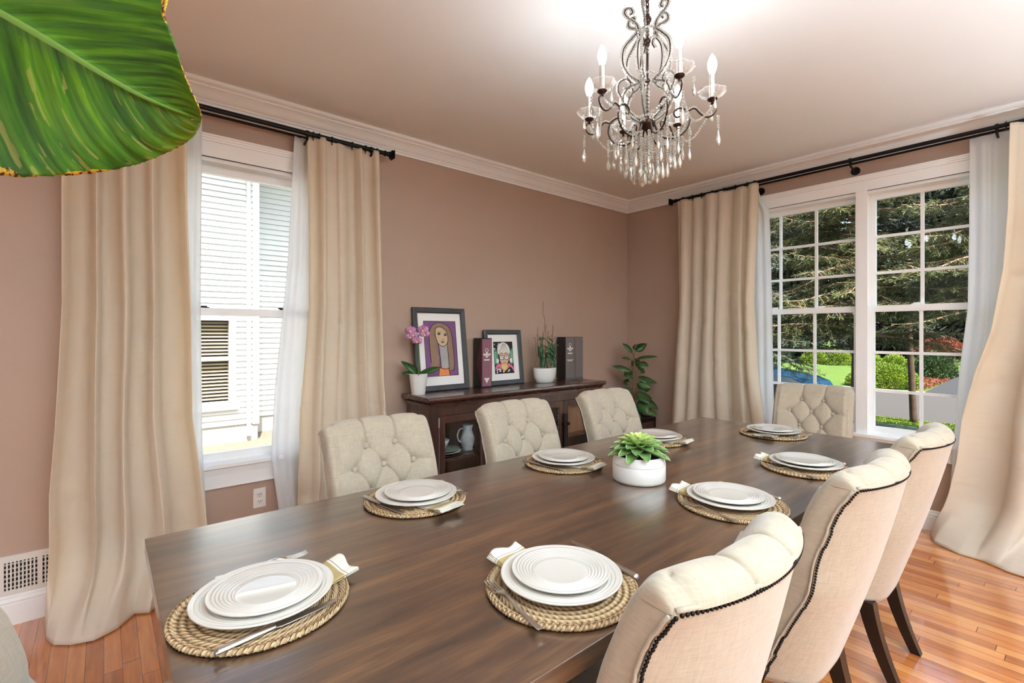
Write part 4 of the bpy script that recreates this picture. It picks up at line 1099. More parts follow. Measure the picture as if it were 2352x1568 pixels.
bm2 = [pc(34,26,26), pc(236,232,222), pc(74,142,112), pc(222,120,150), pc(226,212,96), pc(222,180,156), pc(48,50,78), pc(150,100,90)]
m = MB(); u = lambda x, z: ((x-.5)*.205, .092 + z*.265)
shp(m, U([(0,0),(1,0),(1,1),(0,1)]), -.0062, 0)
rn = random.Random(3)
shp(m, U(cr2([(.02,.30),(.0,.75),(.14,.72),(.22,.5),(.15,.30)])), -.0065, 2); shp(m, U(cr2([(.98,.30),(1.0,.75),(.86,.72),(.78,.5),(.85,.30)])), -.0065, 2)
for k in range(34):
    x, z = rn.uniform(.04,.96), rn.choice([rn.uniform(.76,.97), rn.uniform(.02,.16)])
    shp(m, U(ell(x, z, rn.uniform(.02,.05), rn.uniform(.015,.035), 10)), -.0066-.00002*k, rn.choice([1,1,6]))
for k in range(7):
    shp(m, U([(.03,.35+.05*k),(.2,.38+.05*k),(.05,.37+.05*k)]), -.0068, 1); shp(m, U([(.97,.35+.05*k),(.8,.38+.05*k),(.95,.37+.05*k)]), -.0068, 1)
shp(m, U(cr2([(.03,.10),(.06,.24),(.30,.32),(.50,.20),(.70,.32),(.94,.22),(.97,.06),(.80,.20),(.50,.08),(.20,.20)])), -.0075, 3)
shp(m, U([(.36,.18),(.64,.18),(.62,.36),(.38,.36)]), -.0078, 5)
shp(m, U(cr2([(.34,.20),(.50,.10),(.66,.20),(.60,.28),(.50,.22),(.40,.28)])), -.0080, 4)
shp(m, U(cr2([(.26,.62),(.28,.42),(.38,.30),(.50,.26),(.62,.30),(.74,.42),(.76,.62),(.5,.7)])), -.0082, 5)
shp(m, U(cr2([(.20,.60),(.18,.78),(.30,.92),(.50,.98),(.70,.92),(.82,.78),(.80,.62),(.62,.66),(.50,.64),(.36,.66)])), -.0084, 1)
shp(m, U(ell(.16,.40,.07,.08,14)), -.0084, 1); shp(m, U(ell(.86,.40,.07,.08,14)), -.0084, 1)
for x in (.37, .63):
    shp(m, U(ell(x,.505,.115,.085)), -.0087, 0); shp(m, U(ell(x,.505,.092,.066)), -.0090, 1); shp(m, U(ell(x,.52,.022,.02,12)), -.0093, 0); stroke(m, U([(x-.11,.625),(x,.645),(x+.11,.62)]), .0035, -.0090, 0)
for k in range(13):
    x = .22+.045*k; stroke(m, U([(x,.66+.02*math.sin(k)),(.35+.027*k,.80),(.46+.012*k,.94)]), .0011, -.0088, 0)
stroke(m, U([(.50,.50),(.47,.41),(.52,.395)]), .003, -.0092, 7); stroke(m, U([(.41,.335),(.50,.345),(.59,.335),(.50,.315),(.41,.335)]), .0035, -.0092, 7)
m.build('print', bm2, f2)

# ---- the two presentation boxes
b1 = thing('presentation_box', (2.308,3.10,SZ), math.radians(-4), 'narrow burgundy presentation box with silver emblem between the two portraits', 'box')
MB().cbox((-.050,-.052,0),(.050,.062,.388), .002).build('outer_sleeve', M['black'], b1)
R = [[(-.0512,-.050,0.006),(-.0512,.012,.19),(-.0512,-.050,.384)],[(-.0505,-.050,0.006),(-.0505,.012,.19),(-.0505,-.050,.384)]]
MB().rings(R[::-1]).build('side_wedge', M['burgundy'], b1)
MB().box((-.042,-.0545,.010),(.042,-.0518,.380)).build('spine_panel', M['burgspine'], b1)
def emblem(parent, ox, oz, s, y):
    m = MB()
    for R_, r_ in ((.013,.004),): 
        pts = [(ox+R_*s*math.cos(a), y, oz+.03*s+R_*s*math.sin(a)) for a in [2*PI*i/16 for i in range(17)]]; m.tube(pts, .0022*s, 5, cap=False)
    def flat(pts): shp(m, [(ox+x*s, oz+z*s) for x, z in pts], y, 0)
    flat([(-.006,.0),(.006,.0),(.009,.018),(-.009,.018)]); flat([(-.034,-.008),(.034,-.008),(.036,.004),(-.036,.004)]); flat([(-.026,-.016),(.026,-.016),(.022,-.011),(-.022,-.011)])
    flat([(-.012,-.020),(0,-.030),(.012,-.020),(0,-.014)]); flat([(-.024,-.050),(.024,-.050),(.028,-.040),(-.028,-.040)])
    m.build('emblem', M['silverprint'], parent)
emblem(b1, 0, .262, 1.0, -.0550)
MB().rings([[(-.026,-.0552,.075),(.026,-.0552,.075),(0,-.0552,.032)],[(-.026,-.0548,.075),(.026,-.0548,.075),(0,-.0548,.032)]]).build('emblem_triangle', M['silverprint'], b1)
b2 = thing('presentation_box', (3.315,3.095,SZ), math.radians(-3), 'wide grey-brown presentation box with silver emblem at the right end of the sideboard', 'box')
MB().cbox((-.112,-.048,0),(.112,.062,.392), .002).build('outer_sleeve', M['black'], b2)
MB().box((-.108,-.050,.016),(.004,-.047,.389)).box((.008,-.050,.016),(.110,-.047,.389)).build('cover_panel', M['greybox'], b2)
MB().box((-.113,-.051,.002),(.113,-.045,.012)).build('base_band', M['greybox'], b2)
emblem(b2, -.055, .290, 1.05, -.0506)
m = MB(); 
for z, w in ((.180,.040),(.172,.026)): m.box((-.055-w,-.0510,z),(-.055+w,-.0503,z+.005))
m.build('printed_lines', M['silverprint'], b2)

# ---- plants on the sideboard
def blade(m, base, az, el, L_, w, curl=.5, n=9, mi=0, tipw=.05, fold=.25, roll=0):
    """leaf: midrib starts at base, direction az/el, droops by curl"""
    base = Vector(base); pts = []; d = Vector((math.cos(az)*math.cos(el), math.sin(az)*math.cos(el), math.sin(el)))
    side = Vector((-math.sin(az), math.cos(az), 0)); p = base.copy(); e = el; vs_ = []
    for i in range(n):
        t = i/(n-1); ww = w*.5*(math.sin(PI*min(1, .06+.94*t**.85))**.75) if t < 1 else w*.5*tipw
        d = Vector((math.cos(az)*math.cos(e), math.sin(az)*math.cos(e), math.sin(e))); sd = (side*math.cos(roll) + side.cross(d).normalized()*math.sin(roll)); nrm = sd.cross(d).normalized()*-1
        vs_ += [tuple(p-sd*ww+nrm*-fold*ww), tuple(p), tuple(p+sd*ww+nrm*-fold*ww)]
        p = p + d*(L_/(n-1)); e -= curl/(n-1)
    m.add(vs_, [f for i in range(n-1) for f in ((3*i,3*i+1,3*i+4,3*i+3),(3*i+1,3*i+2,3*i+5,3*i+4))], mi)
op = thing('potted_orchid', (1.684,3.02,SZ), 0, 'pink orchid in a tapered white pot at the left end of the sideboard', 'potted plant')
MB().lathe([(.0001,0),(.046,0),(.048,.003),(.065,.142),(.066,.146),(.061,.146),(.058,.128),(.0001,.128)], n=48, cap0=False, cap1=False).build('pot', M['glosspot'], op, smooth=True, autos=40)
MB().lathe([(.0001,.132),(.058,.129)], n=20, cap0=False, cap1=False).build('bark_soil', M['soil'], op)
ra = math.atan2(RT.y, RT.x); la = ra+PI
for az, el, L_, w in ((ra+.15,.55,.165,.055),(la+.1,.95,.150,.058),(la-.6,.80,.130,.055),(la+.3,.35,.110,.048),(ra-1.2,.5,.12,.05)):
    m = MB(); blade(m, (.006*math.cos(az),.006*math.sin(az),.135), az, el, L_, w, .55, 10, roll=(.8 if math.cos(az-ra) < 0 else -.8)); m.build('leaf', M['orchidleaf'], op, smooth=True, solid=.002)
MB().tube(smooth_path([(0,0,.13),(.004,0,.24),(.0,-.004,.34),(-.004,-.012,.40),(.0,-.03,.425)],5), .0028, 7).build('flower_stem', M['gstem'], op, smooth=True)
MB().tube([(.004,.003,.13),(.004,.003,.36)], .0022, 6).build('support_stake', M['blackleg'], op)
def orchid_flower(c, s, yaw):
    m = MB(); C = Vector(c)
    fwd = Vector((math.cos(yaw), math.sin(yaw), 0)); sd = Vector((-math.sin(yaw), math.cos(yaw), 0))
    for k, (a, L_, w) in enumerate(((90,.034,.026),(200,.032,.022),(340,.032,.022),(20,.038,.046),(160,.038,.046))):
        a = math.radians(a); d = sd*math.cos(a)+Vector((0,0,1))*math.sin(a); n2 = d.cross(fwd); vs_ = []
        for i in range(7):
            t = i/6; ww = w*s*.5*math.sin(PI*min(1,.12+.86*t))**.7; p = C+d*L_*s*t+fwd*(.006*s*math.sin(PI*t)+(.003 if k > 2 else 0)*s)
            vs_ += [tuple(p-n2*ww-fwd*ww*.25), tuple(p+fwd*.001), tuple(p+n2*ww-fwd*ww*.25)]
        m.add(vs_, [f for i in range(6) for f in ((3*i,3*i+1,3*i+4,3*i+3),(3*i+1,3*i+2,3*i+5,3*i+4))])
    o = m.build('blossom', M['petal'], op, smooth=True, solid=.0008)
    MB().ball(tuple(C+fwd*.009*s-Vector((0,0,.006*s))), .0085*s, 8, 6).build('lip', M['petalcore'], o, smooth=True)
vy = math.atan2(-FW.y, -FW.x)
for (r_, z, s, dy) in ((-.048,.445,1.0,0),(-.030,.415,.9,.1),(.038,.448,1.05,-.1),(.050,.418,.95,0),(-.004,.372,1.0,0),(-.052,.400,.8,.3)):
    orchid_flower((RT.x*r_-FW.x*.03, RT.y*r_-FW.y*.03, z), s*1.05, vy+dy)
vp = thing('potted_vine', (2.925,3.035,SZ), 0, 'climbing vine on thin stakes in an oval white pot on the sideboard', 'potted plant')
MB().lathe([(.0001,0),(.080,0),(.090,.006),(.112,.05),(.120,.10),(.121,.128),(.114,.128),(.110,.105),(.0001,.105)], n=56, cap0=False, cap1=False, sy=.62).build('pot', M['glosspot'], vp, smooth=True, autos=45)
MB().lathe([(.0001,.112),(.110,.108)], n=24, cap0=False, cap1=False, sy=.6).build('soil', M['soil'], vp)
for x, x2, h in ((-.085,-.078,.475),(.0,.02,.500),(.075,.108,.500)):
    MB().tube([(x,0,.09),(x2,.005,h)], .0028, 6).build('stake', M['stake'], vp)
rnd = random.Random(12)
MB().tube(smooth_path([(-.02,0,.10),(-.03,0,.30),(-.006,0,.45),(.000,0,.54),(-.012,0,.575),(-.022,0,.60),(-.018,0,.66),(-.020,0,.70)],6), [.0022]*43, 5).build('tendril', M['stem'], vp, smooth=True)
for k in range(9):
    x0 = rnd.uniform(-.09,.09); P = [(x0,rnd.uniform(-.02,.02),.10)]
    for j in range(5): P.append((max(-.11,min(.11,P[-1][0]+rnd.uniform(-.05,.05))), rnd.uniform(-.035,.03), .10+(j+1)*rnd.uniform(.055,.070)))
    MB().tube(smooth_path(P,4), .0022, 5).build('vine_stem', M['stem'], vp, smooth=True)
for (x, z, a, el, L_, w) in ((-.02,.385,PI,-.1,.075,.030),(.02,.385,0,-.3,.080,.032),(.09,.325,0,.1,.065,.026),(-.07,.30,-2.2,-1.1,.06,.036),(-.03,.32,-.3,-.6,.12,.036),(.0,.31,-.5,-.7,.13,.038),(.04,.30,-.2,-1.0,.10,.036),(.05,.27,-.6,-1.2,.09,.034),
    (.0,.26,-1.5,-.9,.06,.05),(.03,.24,-.9,-1.3,.11,.03),(-.07,.20,1.6,1.45,.13,.034),(-.06,.13,-2.0,1.5,.14,.028),(-.02,.13,-1.2,-1.2,.09,.028),(.0,.135,-.25,-.55,.14,.040),(.06,.25,-1.2,-.9,.08,.03),(-.04,.28,-2.6,-.6,.07,.03),(.05,.22,-.6,-1.0,.11,.05),(.02,.35,-.4,-.8,.12,.045),(-.05,.33,-2.4,-.9,.09,.045),(.01,.20,-1.8,-1.2,.09,.05),(.07,.33,-.9,-1.2,.10,.04),(-.02,.22,-2.7,-1.1,.10,.045)):
    m = MB(); blade(m, (x, -.02, z), a, el, L_, w, .4, 8, roll=(.9 if math.cos(a) < 0 else -.9)); m.build('leaf', M['hoyaleaf'], vp, smooth=True, solid=.0012)

# ---- floor plant in the corner
fp = thing('potted_ficus', (4.02,2.90,0), 0, 'leafy green plant in a woven dark basket planter on the floor in the corner', 'potted plant')
t_ = NT('woven_basket'); tc = t_.n('TexCoord'); br = t_.n('TexBrick'); br.inputs['Scale'].default_value = 34; br.inputs['Mortar Size'].default_value = .03
br.inputs['Color1'].default_value = srgb(96,64,46); br.inputs['Color2'].default_value = srgb(62,40,32); br.inputs['Mortar'].default_value = srgb(26,17,14)
mp = t_.n('Mapping'); mp.inputs['Rotation'].default_value = (PI/2,0,0); t_.l(tc.outputs['Object'], mp.inputs[0]); t_.l(mp.outputs[0], br.inputs[0])
M['basket'] = t_.done(t_.pbsdf(br.outputs['Color'], .7, t_.bump(br.outputs['Fac'], .8, -.004)).outputs[0])
MB().cbox((-.145,-.145,.0),(.145,.145,.50), .012).build('basket_planter', M['basket'], fp)
m = MB(); e = .150
for z0, z1 in ((.475,.512),(0,.03)):
    m.box((-e,-e,z0),(e,-e+.02,z1)); m.box((-e,e-.02,z0),(e,e,z1)); m.box((-e,-e+.02,z0),(-e+.02,e-.02,z1)); m.box((e-.02,-e+.02,z0),(e,e-.02,z1))
for sx in (-1,1):
    for sy in (-1,1): m.box((sx*e-(.02 if sx>0 else 0),sy*e-(.02 if sy>0 else 0),.03),(sx*e+(0 if sx>0 else .02),sy*e+(0 if sy>0 else .02),.475))
m.build('planter_frame', M['blackleg'], fp)
MB().box((-.128,-.128,.500),(.128,.128,.504)).build('soil', M['soil'], fp)
MB().tube(smooth_path([(0,0,.50),(.006,0,.70),(-.004,.004,.90),(.004,0,1.05),(0,0,1.14)],5), [lerp(.009,.004,i/20) for i in range(21)], 8).build('trunk', M['stem'], fp, smooth=True)
rl = math.atan2(RT.y, RT.x)
def ficus(z, side, el, L_, w, dep=0, r0=.0):
    az = rl + dep if side > 0 else rl + PI - dep
    pt = Vector((r0*math.cos(az), r0*math.sin(az), z)); tip = pt+Vector((math.cos(az)*math.cos(el+.3),math.sin(az)*math.cos(el+.3),math.sin(el+.3)))*.045
    o = MB(); blade(o, tuple(tip), az, el, L_, w*1.35, .45, 10, fold=.16, roll=(-1 if side > 0 else 1)*(.75+.35*math.sin(z*40))); o = o.build('leaf', M['ficusleaf'], fp, smooth=True, solid=.0016)
    MB().tube([tuple(pt),tuple(tip)], .0022, 5).build('leaf_stalk', M['gstem'], o)
for row in ((1.10,-1,.95,.135,.055,.1),(1.12,1,.75,.135,.060,.2),(1.06,1,.30,.19,.056,-.1),(1.03,1,-.1,.10,.075,-.5),(1.05,-1,.35,.085,.045,.2),(.93,-1,.45,.19,.060,.1),(.90,-1,.10,.09,.060,-.5),(.88,1,-.05,.20,.085,.1),(.83,1,-.10,.13,.065,-.4),(.84,-1,.0,.06,.05,.3),
    (.80,-1,-.5,.07,.05,-.3),(.78,1,.10,.15,.095,.3),(.74,1,-.2,.14,.08,-.3),(.72,-1,-.2,.14,.09,.5),(.68,1,-.25,.22,.075,.0),(.66,-1,-.3,.13,.10,-.6),(.66,1,-.5,.15,.09,-.9),(.62,-1,-.6,.16,.10,-1.2),(.99,1,.55,.12,.06,.9),(.86,-1,.7,.12,.07,1.0),(.76,1,-.4,.17,.09,-.9),(.70,-1,-.1,.12,.09,.1),(.64,1,-.45,.18,.10,.4),(.60,1,-.2,.20,.09,-.2),(1.0,1,-.4,.10,.07,.3),(.60,1,-.6,.14,.08,.6),(.70,1,.2,.12,.08,1.5),(.95,1,.2,.10,.06,1.4),(.98,-1,.6,.10,.05,1.6),(1.13,1,1.3,.06,.03,0),(.58,1,-.9,.13,.08,-1.6)):
    ficus(*row)

# ---- the big banana-type leaf close to the viewer, on its own plant beside the near head of the table
def near_leaf():
    """outline in view-facing coordinates measured from the photo; the blade is a curved, pleated surface"""
    root = thing('tropical_plant', (-.62,.55,0), 0, 'large glossy green banana-like leaf with browned edges at the top left corner', 'plant')
    dist = .56
    def W3(u, v, d): 
        r = (u-CU)/FPX*d; z = EYE-(v-CV)/FPX*d; p = FW*d+RT*r; return Vector((p.x, p.y, z))
    # midrib and the two margins as curves in leaf order (base -> tip)
    mid = [(-330,-150),(-180,-70),(0,28),(120,98),(220,160),(310,212),(385,246),(440,266),(464,273)]
    up = [(-330,-190),(-120,-240),(120,-200),(362,-40),(380,40),(404,110),(428,180),(454,240),(464,268)]
    dn = [(-330,-110),(-290,170),(-170,330),(-20,398),(120,404),(250,392),(350,365),(430,325),(458,290)]
    def arr(L_): return [Vector((x, y, 0)) for x, y in L_]
    n = 150; k = 34
    md, upp, dnn = [smooth_path(arr(L_), 20) for L_ in (mid, up, dn)]
    def samp(P, t): 
        f = t*(len(P)-1); i = min(int(f), len(P)-2); return P[i].lerp(P[i+1], f-i)
    rn = random.Random(6); ph = [rn.uniform(0,6) for _ in range(6)]; uv = []
    m = MB(); vs_ = []
    for j in range(2*k+1):
        s = (j-k)/k
        for i in range(n):
            t = i/(n-1); a = samp(md, t); e = samp(upp if s < 0 else dnn, t); q = a.lerp(e, abs(s))
            # notch near the tip on the lower side
            fold = .022*abs(s)**1.4 if s > 0 else .034*abs(s)**1.3
            rip = .0010*math.sin(t*88-abs(s)*22+ph[0])*min(1,abs(s)*4) + .0003*math.sin(t*190-abs(s)*44+ph[1])*min(1,abs(s)*3) + .003*math.sin(t*17+ph[2])*abs(s)
            d = dist + .05*(1-t) + (fold*(1 if s > 0 else -1.0)) + rip - .006*math.exp(-(s/.05)**2)
            if abs(s) > .9: q = q + Vector((rn.uniform(-1.6,1.6), rn.uniform(-1.6,1.6), 0))*(abs(s)-.9)*10
            vs_.append(tuple(W3(q.x, q.y, d)-Vector((-.62,.55,0)))); uv.append((t, s*.5+.5))
    fs = []
    for j in range(2*k):
        for i in range(n-1):
            # the split at the tip
            if i > n-22 and j in range(k+3, k+6) and i-(n-22) > (5-(j-k))*1: 
                if j == k+4: continue
            fs.append((j*n+i, j*n+i+1, (j+1)*n+i+1, (j+1)*n+i))
    m.add(vs_, fs)
    t = NT('banana_leaf'); tc = t.n('TexCoord'); sep = t.n('SeparateXYZ'); t.l(tc.outputs['UV'], sep.inputs[0]); U_, V_ = sep.outputs[0], sep.outputs[1]
    s = t.math('ABSOLUTE', t.math('SUBTRACT', V_, .5))                          # 0 midrib .. .5 margin
    # side veins sweep towards the tip
    ph_ = t.math('MULTIPLY_ADD', U_, 30, t.math('MULTIPLY', s, -17))
    comb = t.n('CombineXYZ'); t.l(ph_, comb.inputs[0]); t.l(t.math('MULTIPLY', V_, 2.2), comb.inputs[1])
    vn = t.noise(comb.outputs[0], 1.0, 4, .6); fine = t.math('SINE', t.math('MULTIPLY', ph_, 6.0))
    c = t.ramp(t.math('MULTIPLY_ADD', fine, .015, vn), [(.28, srgb(26,60,6)), (.50, srgb(60,112,12)), (.74, srgb(108,156,24))])
    tanm = t.math('MULTIPLY', t.math('GREATER_THAN', V_, .53), t.math('GREATER_THAN', t.math('ADD', t.noise(comb.outputs[0], 1.7, 2, .5), t.math('MULTIPLY', t.noise(t.mapped((30,30,30)), 1, 2), .35)), .80))
    c = t.mix(t.math('MULTIPLY', tanm, .45), c, srgb(176,168,88))
    c = t.mix(t.math('LESS_THAN', s, .012), c, srgb(120,160,70))
    tipc = t.math('MULTIPLY', t.math('SMOOTH_MIN', 1.0, t.math('MAXIMUM', 0.0, t.math('MULTIPLY_ADD', U_, 2.6, -1.75)), .2), .7); c = t.mix(tipc, c, srgb(128,172,22))
    en = t.noise(t.mapped((42,42,42)), 1, 3)
    edge = t.math('GREATER_THAN', t.math('ADD', s, t.math('ADD', t.math('MULTIPLY', t.math('SUBTRACT', en, .5), .06), t.math('MULTIPLY', t.math('SUBTRACT', t.noise(t.mapped((11,11,11)), 1, 1), .5), .16))), .483)
    spot = t.noise(t.mapped((210,210,210)), 1, 2)
    ec = t.ramp(spot, [(.42, srgb(74,34,12)), (.50, srgb(206,140,40)), (.62, srgb(196,178,60))])
    c = t.mix(edge, c, ec)
    nrm = t.bump(t.math('MULTIPLY_ADD', fine, .25, vn), .22, .003)
    p = t.pbsdf(c, .42, nrm); tr = t.n('BsdfTranslucent'); t.l(c, tr.inputs[0]); mx = t.n('MixShader'); mx.inputs[0].default_value = .22
    t.l(p.outputs[0], mx.inputs[1]); t.l(tr.outputs[0], mx.inputs[2]); M['banana'] = t.done(mx.outputs[0])
    o = m.build('leaf_blade', M['banana'], root, smooth=True, solid=.0009); uvset(o, uv)
    b = W3(-330,-150,dist+.055)-Vector((-.62,.55,0))
    rib = [W3(x, y, dist+.05*(1-i/8)+.003)-Vector((-.62,.55,0)) for i, (x, y) in enumerate(mid[:8])]
    MB().tube(smooth_path(rib,5), [lerp(.0055,.0010,i/35) for i in range(36)], 8).build('midrib', M['gstem'], root, smooth=True)
    MB().tube(smooth_path([(0,0,.40),(.03,0,.9),(.02,-.01,1.5),tuple(b+Vector((-.03,.0,-.04))),tuple(b)],8), .010, 10).build('leaf_stalk', M['gstem'], root, smooth=True)
    MB().lathe([(.0001,0),(.13,0),(.17,.36),(.175,.40),(.16,.40),(.155,.37),(.0001,.37)], n=40, cap0=False, cap1=False).build('pot', M['potwhite'], root, smooth=True, autos=40)
    MB().lathe([(.0001,.38),(.155,.375)], n=20, cap0=False, cap1=False).build('soil', M['soil'], root)
near_leaf()
# ================================================================ outside the left window: the neighbour's house
GZ = -.65
M['siding'] = plain('pale_vinyl_siding', srgb(212,213,210), .55, .02)
M['gravel'] = plain('pale_gravel', srgb(112,104,90), .95, .25, 30, .6, 60)
M['asphalt'] = plain('grey_asphalt', srgb(66,62,60), .95, .12, 40, .6, 120)
M['drive'] = plain('dark_driveway', srgb(46,46,49), .95, .08, 20, .4, 80)
def grassmat(name, a, b):
    t = NT(name); v = t.mapped(); n1 = t.noise(v, 3, 5, .7); n2 = t.noise(t.mapped((60,60,60)), 1, 3)
    c = t.ramp(t.math('MULTIPLY_ADD', n2, .5, t.math('MULTIPLY', n1, .5)), [(.32, a), (.66, b)])
    return t.done(t.pbsdf(c, .95, t.bump(n2, .8, .05)).outputs[0])
M['grass'] = grassmat('mown_grass', srgb(64,92,26), srgb(100,126,42))
M['shadegrass'] = grassmat('rough_grass', srgb(60,90,30), srgb(120,150,50))
M['yard_shade'] = grassmat('shaded_yard_green', srgb(26,44,28), srgb(58,84,52))  # dark green puts the tree shade into the yard colour
st('ground', MB().box((-30, LX+.3, GZ-.3), (LX+.3, 70, GZ)), M['gravel'])
st('front_yard', MB().box((LX+.14, -40, GZ-.3), (13.35, 70, GZ)), M['yard_shade'])
NX = 2.20; NY = 10.0
nb = thing('neighbour_house', (NX, NY, 0), 0, 'pale clapboard neighbouring house seen through the left window', 'house')
m = MB(); ex = .105
def clap(m, x0, x1, yf, z0, z1):
    z = z0
    while z < z1:
        zt = min(z+ex, z1); m.add([(x0-NX,yf-NY-.030,z),(x1-NX,yf-NY-.030,z),(x1-NX,yf-NY-.002,zt),(x0-NX,yf-NY-.002,zt),(x0-NX,yf-NY,z),(x1-NX,yf-NY,z)],[(0,1,2,3),(4,5,1,0)]); z += ex
wx0, wx1, wz0, wz1 = .25, 1.83, .01, 1.66
clap(m, -6, wx0, NY, GZ+.32, 5.0); clap(m, wx1, NX, NY, GZ+.32, 5.0); clap(m, wx0, wx1, NY, GZ+.32, wz0); clap(m, wx0, wx1, NY, wz1, 5.0)
m.build('siding_front', M['siding'], nb)
m = MB(); clap(m, NX, 9, NY+.75, GZ+.32, 5.0); m.build('siding_recessed', M['siding'], nb)
m = MB(); m.box((-.09,-.03,GZ+.3),(.02,.10,5)); m.box((-.0,.10,GZ+.3),(.02,.75,5)); m.box((.02,.70,GZ+.3),(.10,.76,5)); m.build('corner_board', M['white'], nb)
m = MB(); m.box((-8.2,.0,GZ-.1),(0,.2,GZ+.32)); m.box((0,.75,GZ-.1),(7,.95,GZ+.32)); m.build('foundation', M['concrete'], nb)
m = MB(); m.box((-8.2,-.62,4.72),(.35,.1,4.80)); m.box((-8.2,-.66,4.72),(.35,-.62,4.95)); m.box((.35,.0,4.60),(7,.85,4.68)); m.box((.35,.0,4.60),(7,.04,4.86)); m.build('eaves', M['white'], nb)
m = MB(); m.box((-8.2,.16,GZ),(-.0,7,5.0)); m.box((0,.90,GZ),(7,7,5.0)); m.build('house_body', M['siding'], nb)
m = MB(); m.add([(-8.4,-.68,4.95),(7.2,-.68,4.95),(7.2,4,7.5),(-8.4,4,7.5)],[(0,1,2,3)]); m.build('roof', M['drive'], nb, solid=.1)
m = MB(); a, b, c, d = wx0-NX, wx1-NX, wz0, wz1; fr = .10
m.box((a,-.06,c),(a+fr,.05,d)); m.box((b-fr,-.06,c),(b,.05,d)); m.box((a+fr,-.06,d-fr),(b-fr,.05,d)); m.box((a+fr,-.06,c),(b-fr,.05,c+fr)); m.box((a-.05,-.09,c-.05),(b+.05,-.02,c))
zm = .88; m.box((a+fr,-.03,zm-.03),(b-fr,.05,zm+.03)); w = m.build('window', M['white'], nb)
m = MB(); z = c+fr+.03
while z < d-fr:
    m.add([(a+fr,.075,z),(b-fr,.075,z),(b-fr,.115,z+.030),(a+fr,.115,z+.030)],[(0,1,2,3)]); z += .062
m.build('blind', plain('tan_blind', srgb(206,186,150), .6, .05), w)
MB().box((a+fr,.13,c),(b-fr,.14,d)).build('dark_interior', plain('dark_window_room', srgb(60,52,48), .8), w)
MB().box((a+fr,.055,c+fr),(b-fr,.06,d-fr)).build('pane', M['glass'], w)
m = MB(); z = GZ+.32
m.tube([(-.16,-.05,5),(-.16,-.05,GZ+.1)], .038, 10); m.build('downspout', M['siding'], nb)

# ================================================================ outside the right window: street, lawns, planting
def back(u, v, z):
    t = -(v-CV)/FPX; d = (z-EYE)/t; p = FW*d+RT*((u-CU)/FPX*d); return Vector((p.x, p.y, z))
# the road runs roughly along y
road = [(12.6,-40),(12.6,70),(18.9,70),(18.9,-40)]
st('road', MB().box((13.9,-40,GZ-.32),(20.3,70,GZ-.03)), M['asphalt'])
st('kerb_strip', MB().box((13.35,-40,GZ-.3),(13.9,70,GZ+.0)).box((20.3,-40,GZ-.3),(20.6,70,GZ+.05)), M['concrete'])
m = MB(); nx, ny = 26, 50
def lawn(u, v):
    x = 20.6+u*45; y = -40+110*v; return (x, y, GZ+.04+max(0,x-21)*.020+.08*math.sin(y*.3+x*.2)*min(1,(x-20.6)/5))
st('far_lawn', m.grid(nx, ny, lawn), M['grass'])
p0, p1 = (19.15, -.6), (19.15, 3.35)
st('driveway', MB().add([(20.3,-2.5,GZ+.065),(20.3,3.40,GZ+.065),(36,3.35,GZ+.50),(36,-4.5,GZ+.50)],[(0,3,2,1)]), M['drive'], solid=.02)

M['needle_sun'] = leafmat('spruce_needles', srgb(36,48,24), srgb(112,120,68), .6, .15, scale=1.2)
M['needle_blue'] = leafmat('blue_spruce_needles', srgb(30,48,40), srgb(92,110,88), .6, .15, scale=1.2)
M['needle_dark'] = leafmat('dark_evergreen_needles', srgb(8,16,8), srgb(30,44,20), .7, .1, scale=1.0)
M['twig'] = plain('sunlit_tan_twig', srgb(150,122,98), .9, .25, 6)  # light tan paints the sunlit look of the branches
M['bark'] = plain('tree_bark', srgb(76,58,44), .95, .3, 8, .6, 20)
M['brushy'] = leafmat('bright_shrub_leaves', srgb(70,104,20), srgb(140,158,46), .6, .2, scale=3)
M['deepshrub'] = leafmat('dark_shrub_leaves', srgb(24,44,20), srgb(76,100,52), .6, .15, scale=3)
M['redmaple'] = leafmat('red_maple_leaves', srgb(96,40,28), srgb(156,88,64), .6, .25, scale=3)
def tuft_quads(F, c, d, size, rn, n=3, wf=.20):
    for _ in range(n):
        a = Vector((rn.gauss(0,1), rn.gauss(0,1), rn.gauss(0,.7))).normalized(); dd = (d*1.0+a*.9).normalized(); sd = dd.cross(Vector((rn.gauss(0,1),rn.gauss(0,1),rn.gauss(0,1)))).normalized()
        w = size*wf; L_ = size*rn.uniform(.7,1.3); o = c+a*size*.2
        F.add([tuple(o-sd*w*.6), tuple(o+sd*w*.6), tuple(o+dd*L_*.6+sd*w), tuple(o+dd*L_), tuple(o+dd*L_*.6-sd*w)], [(0,1,2,3,4)])
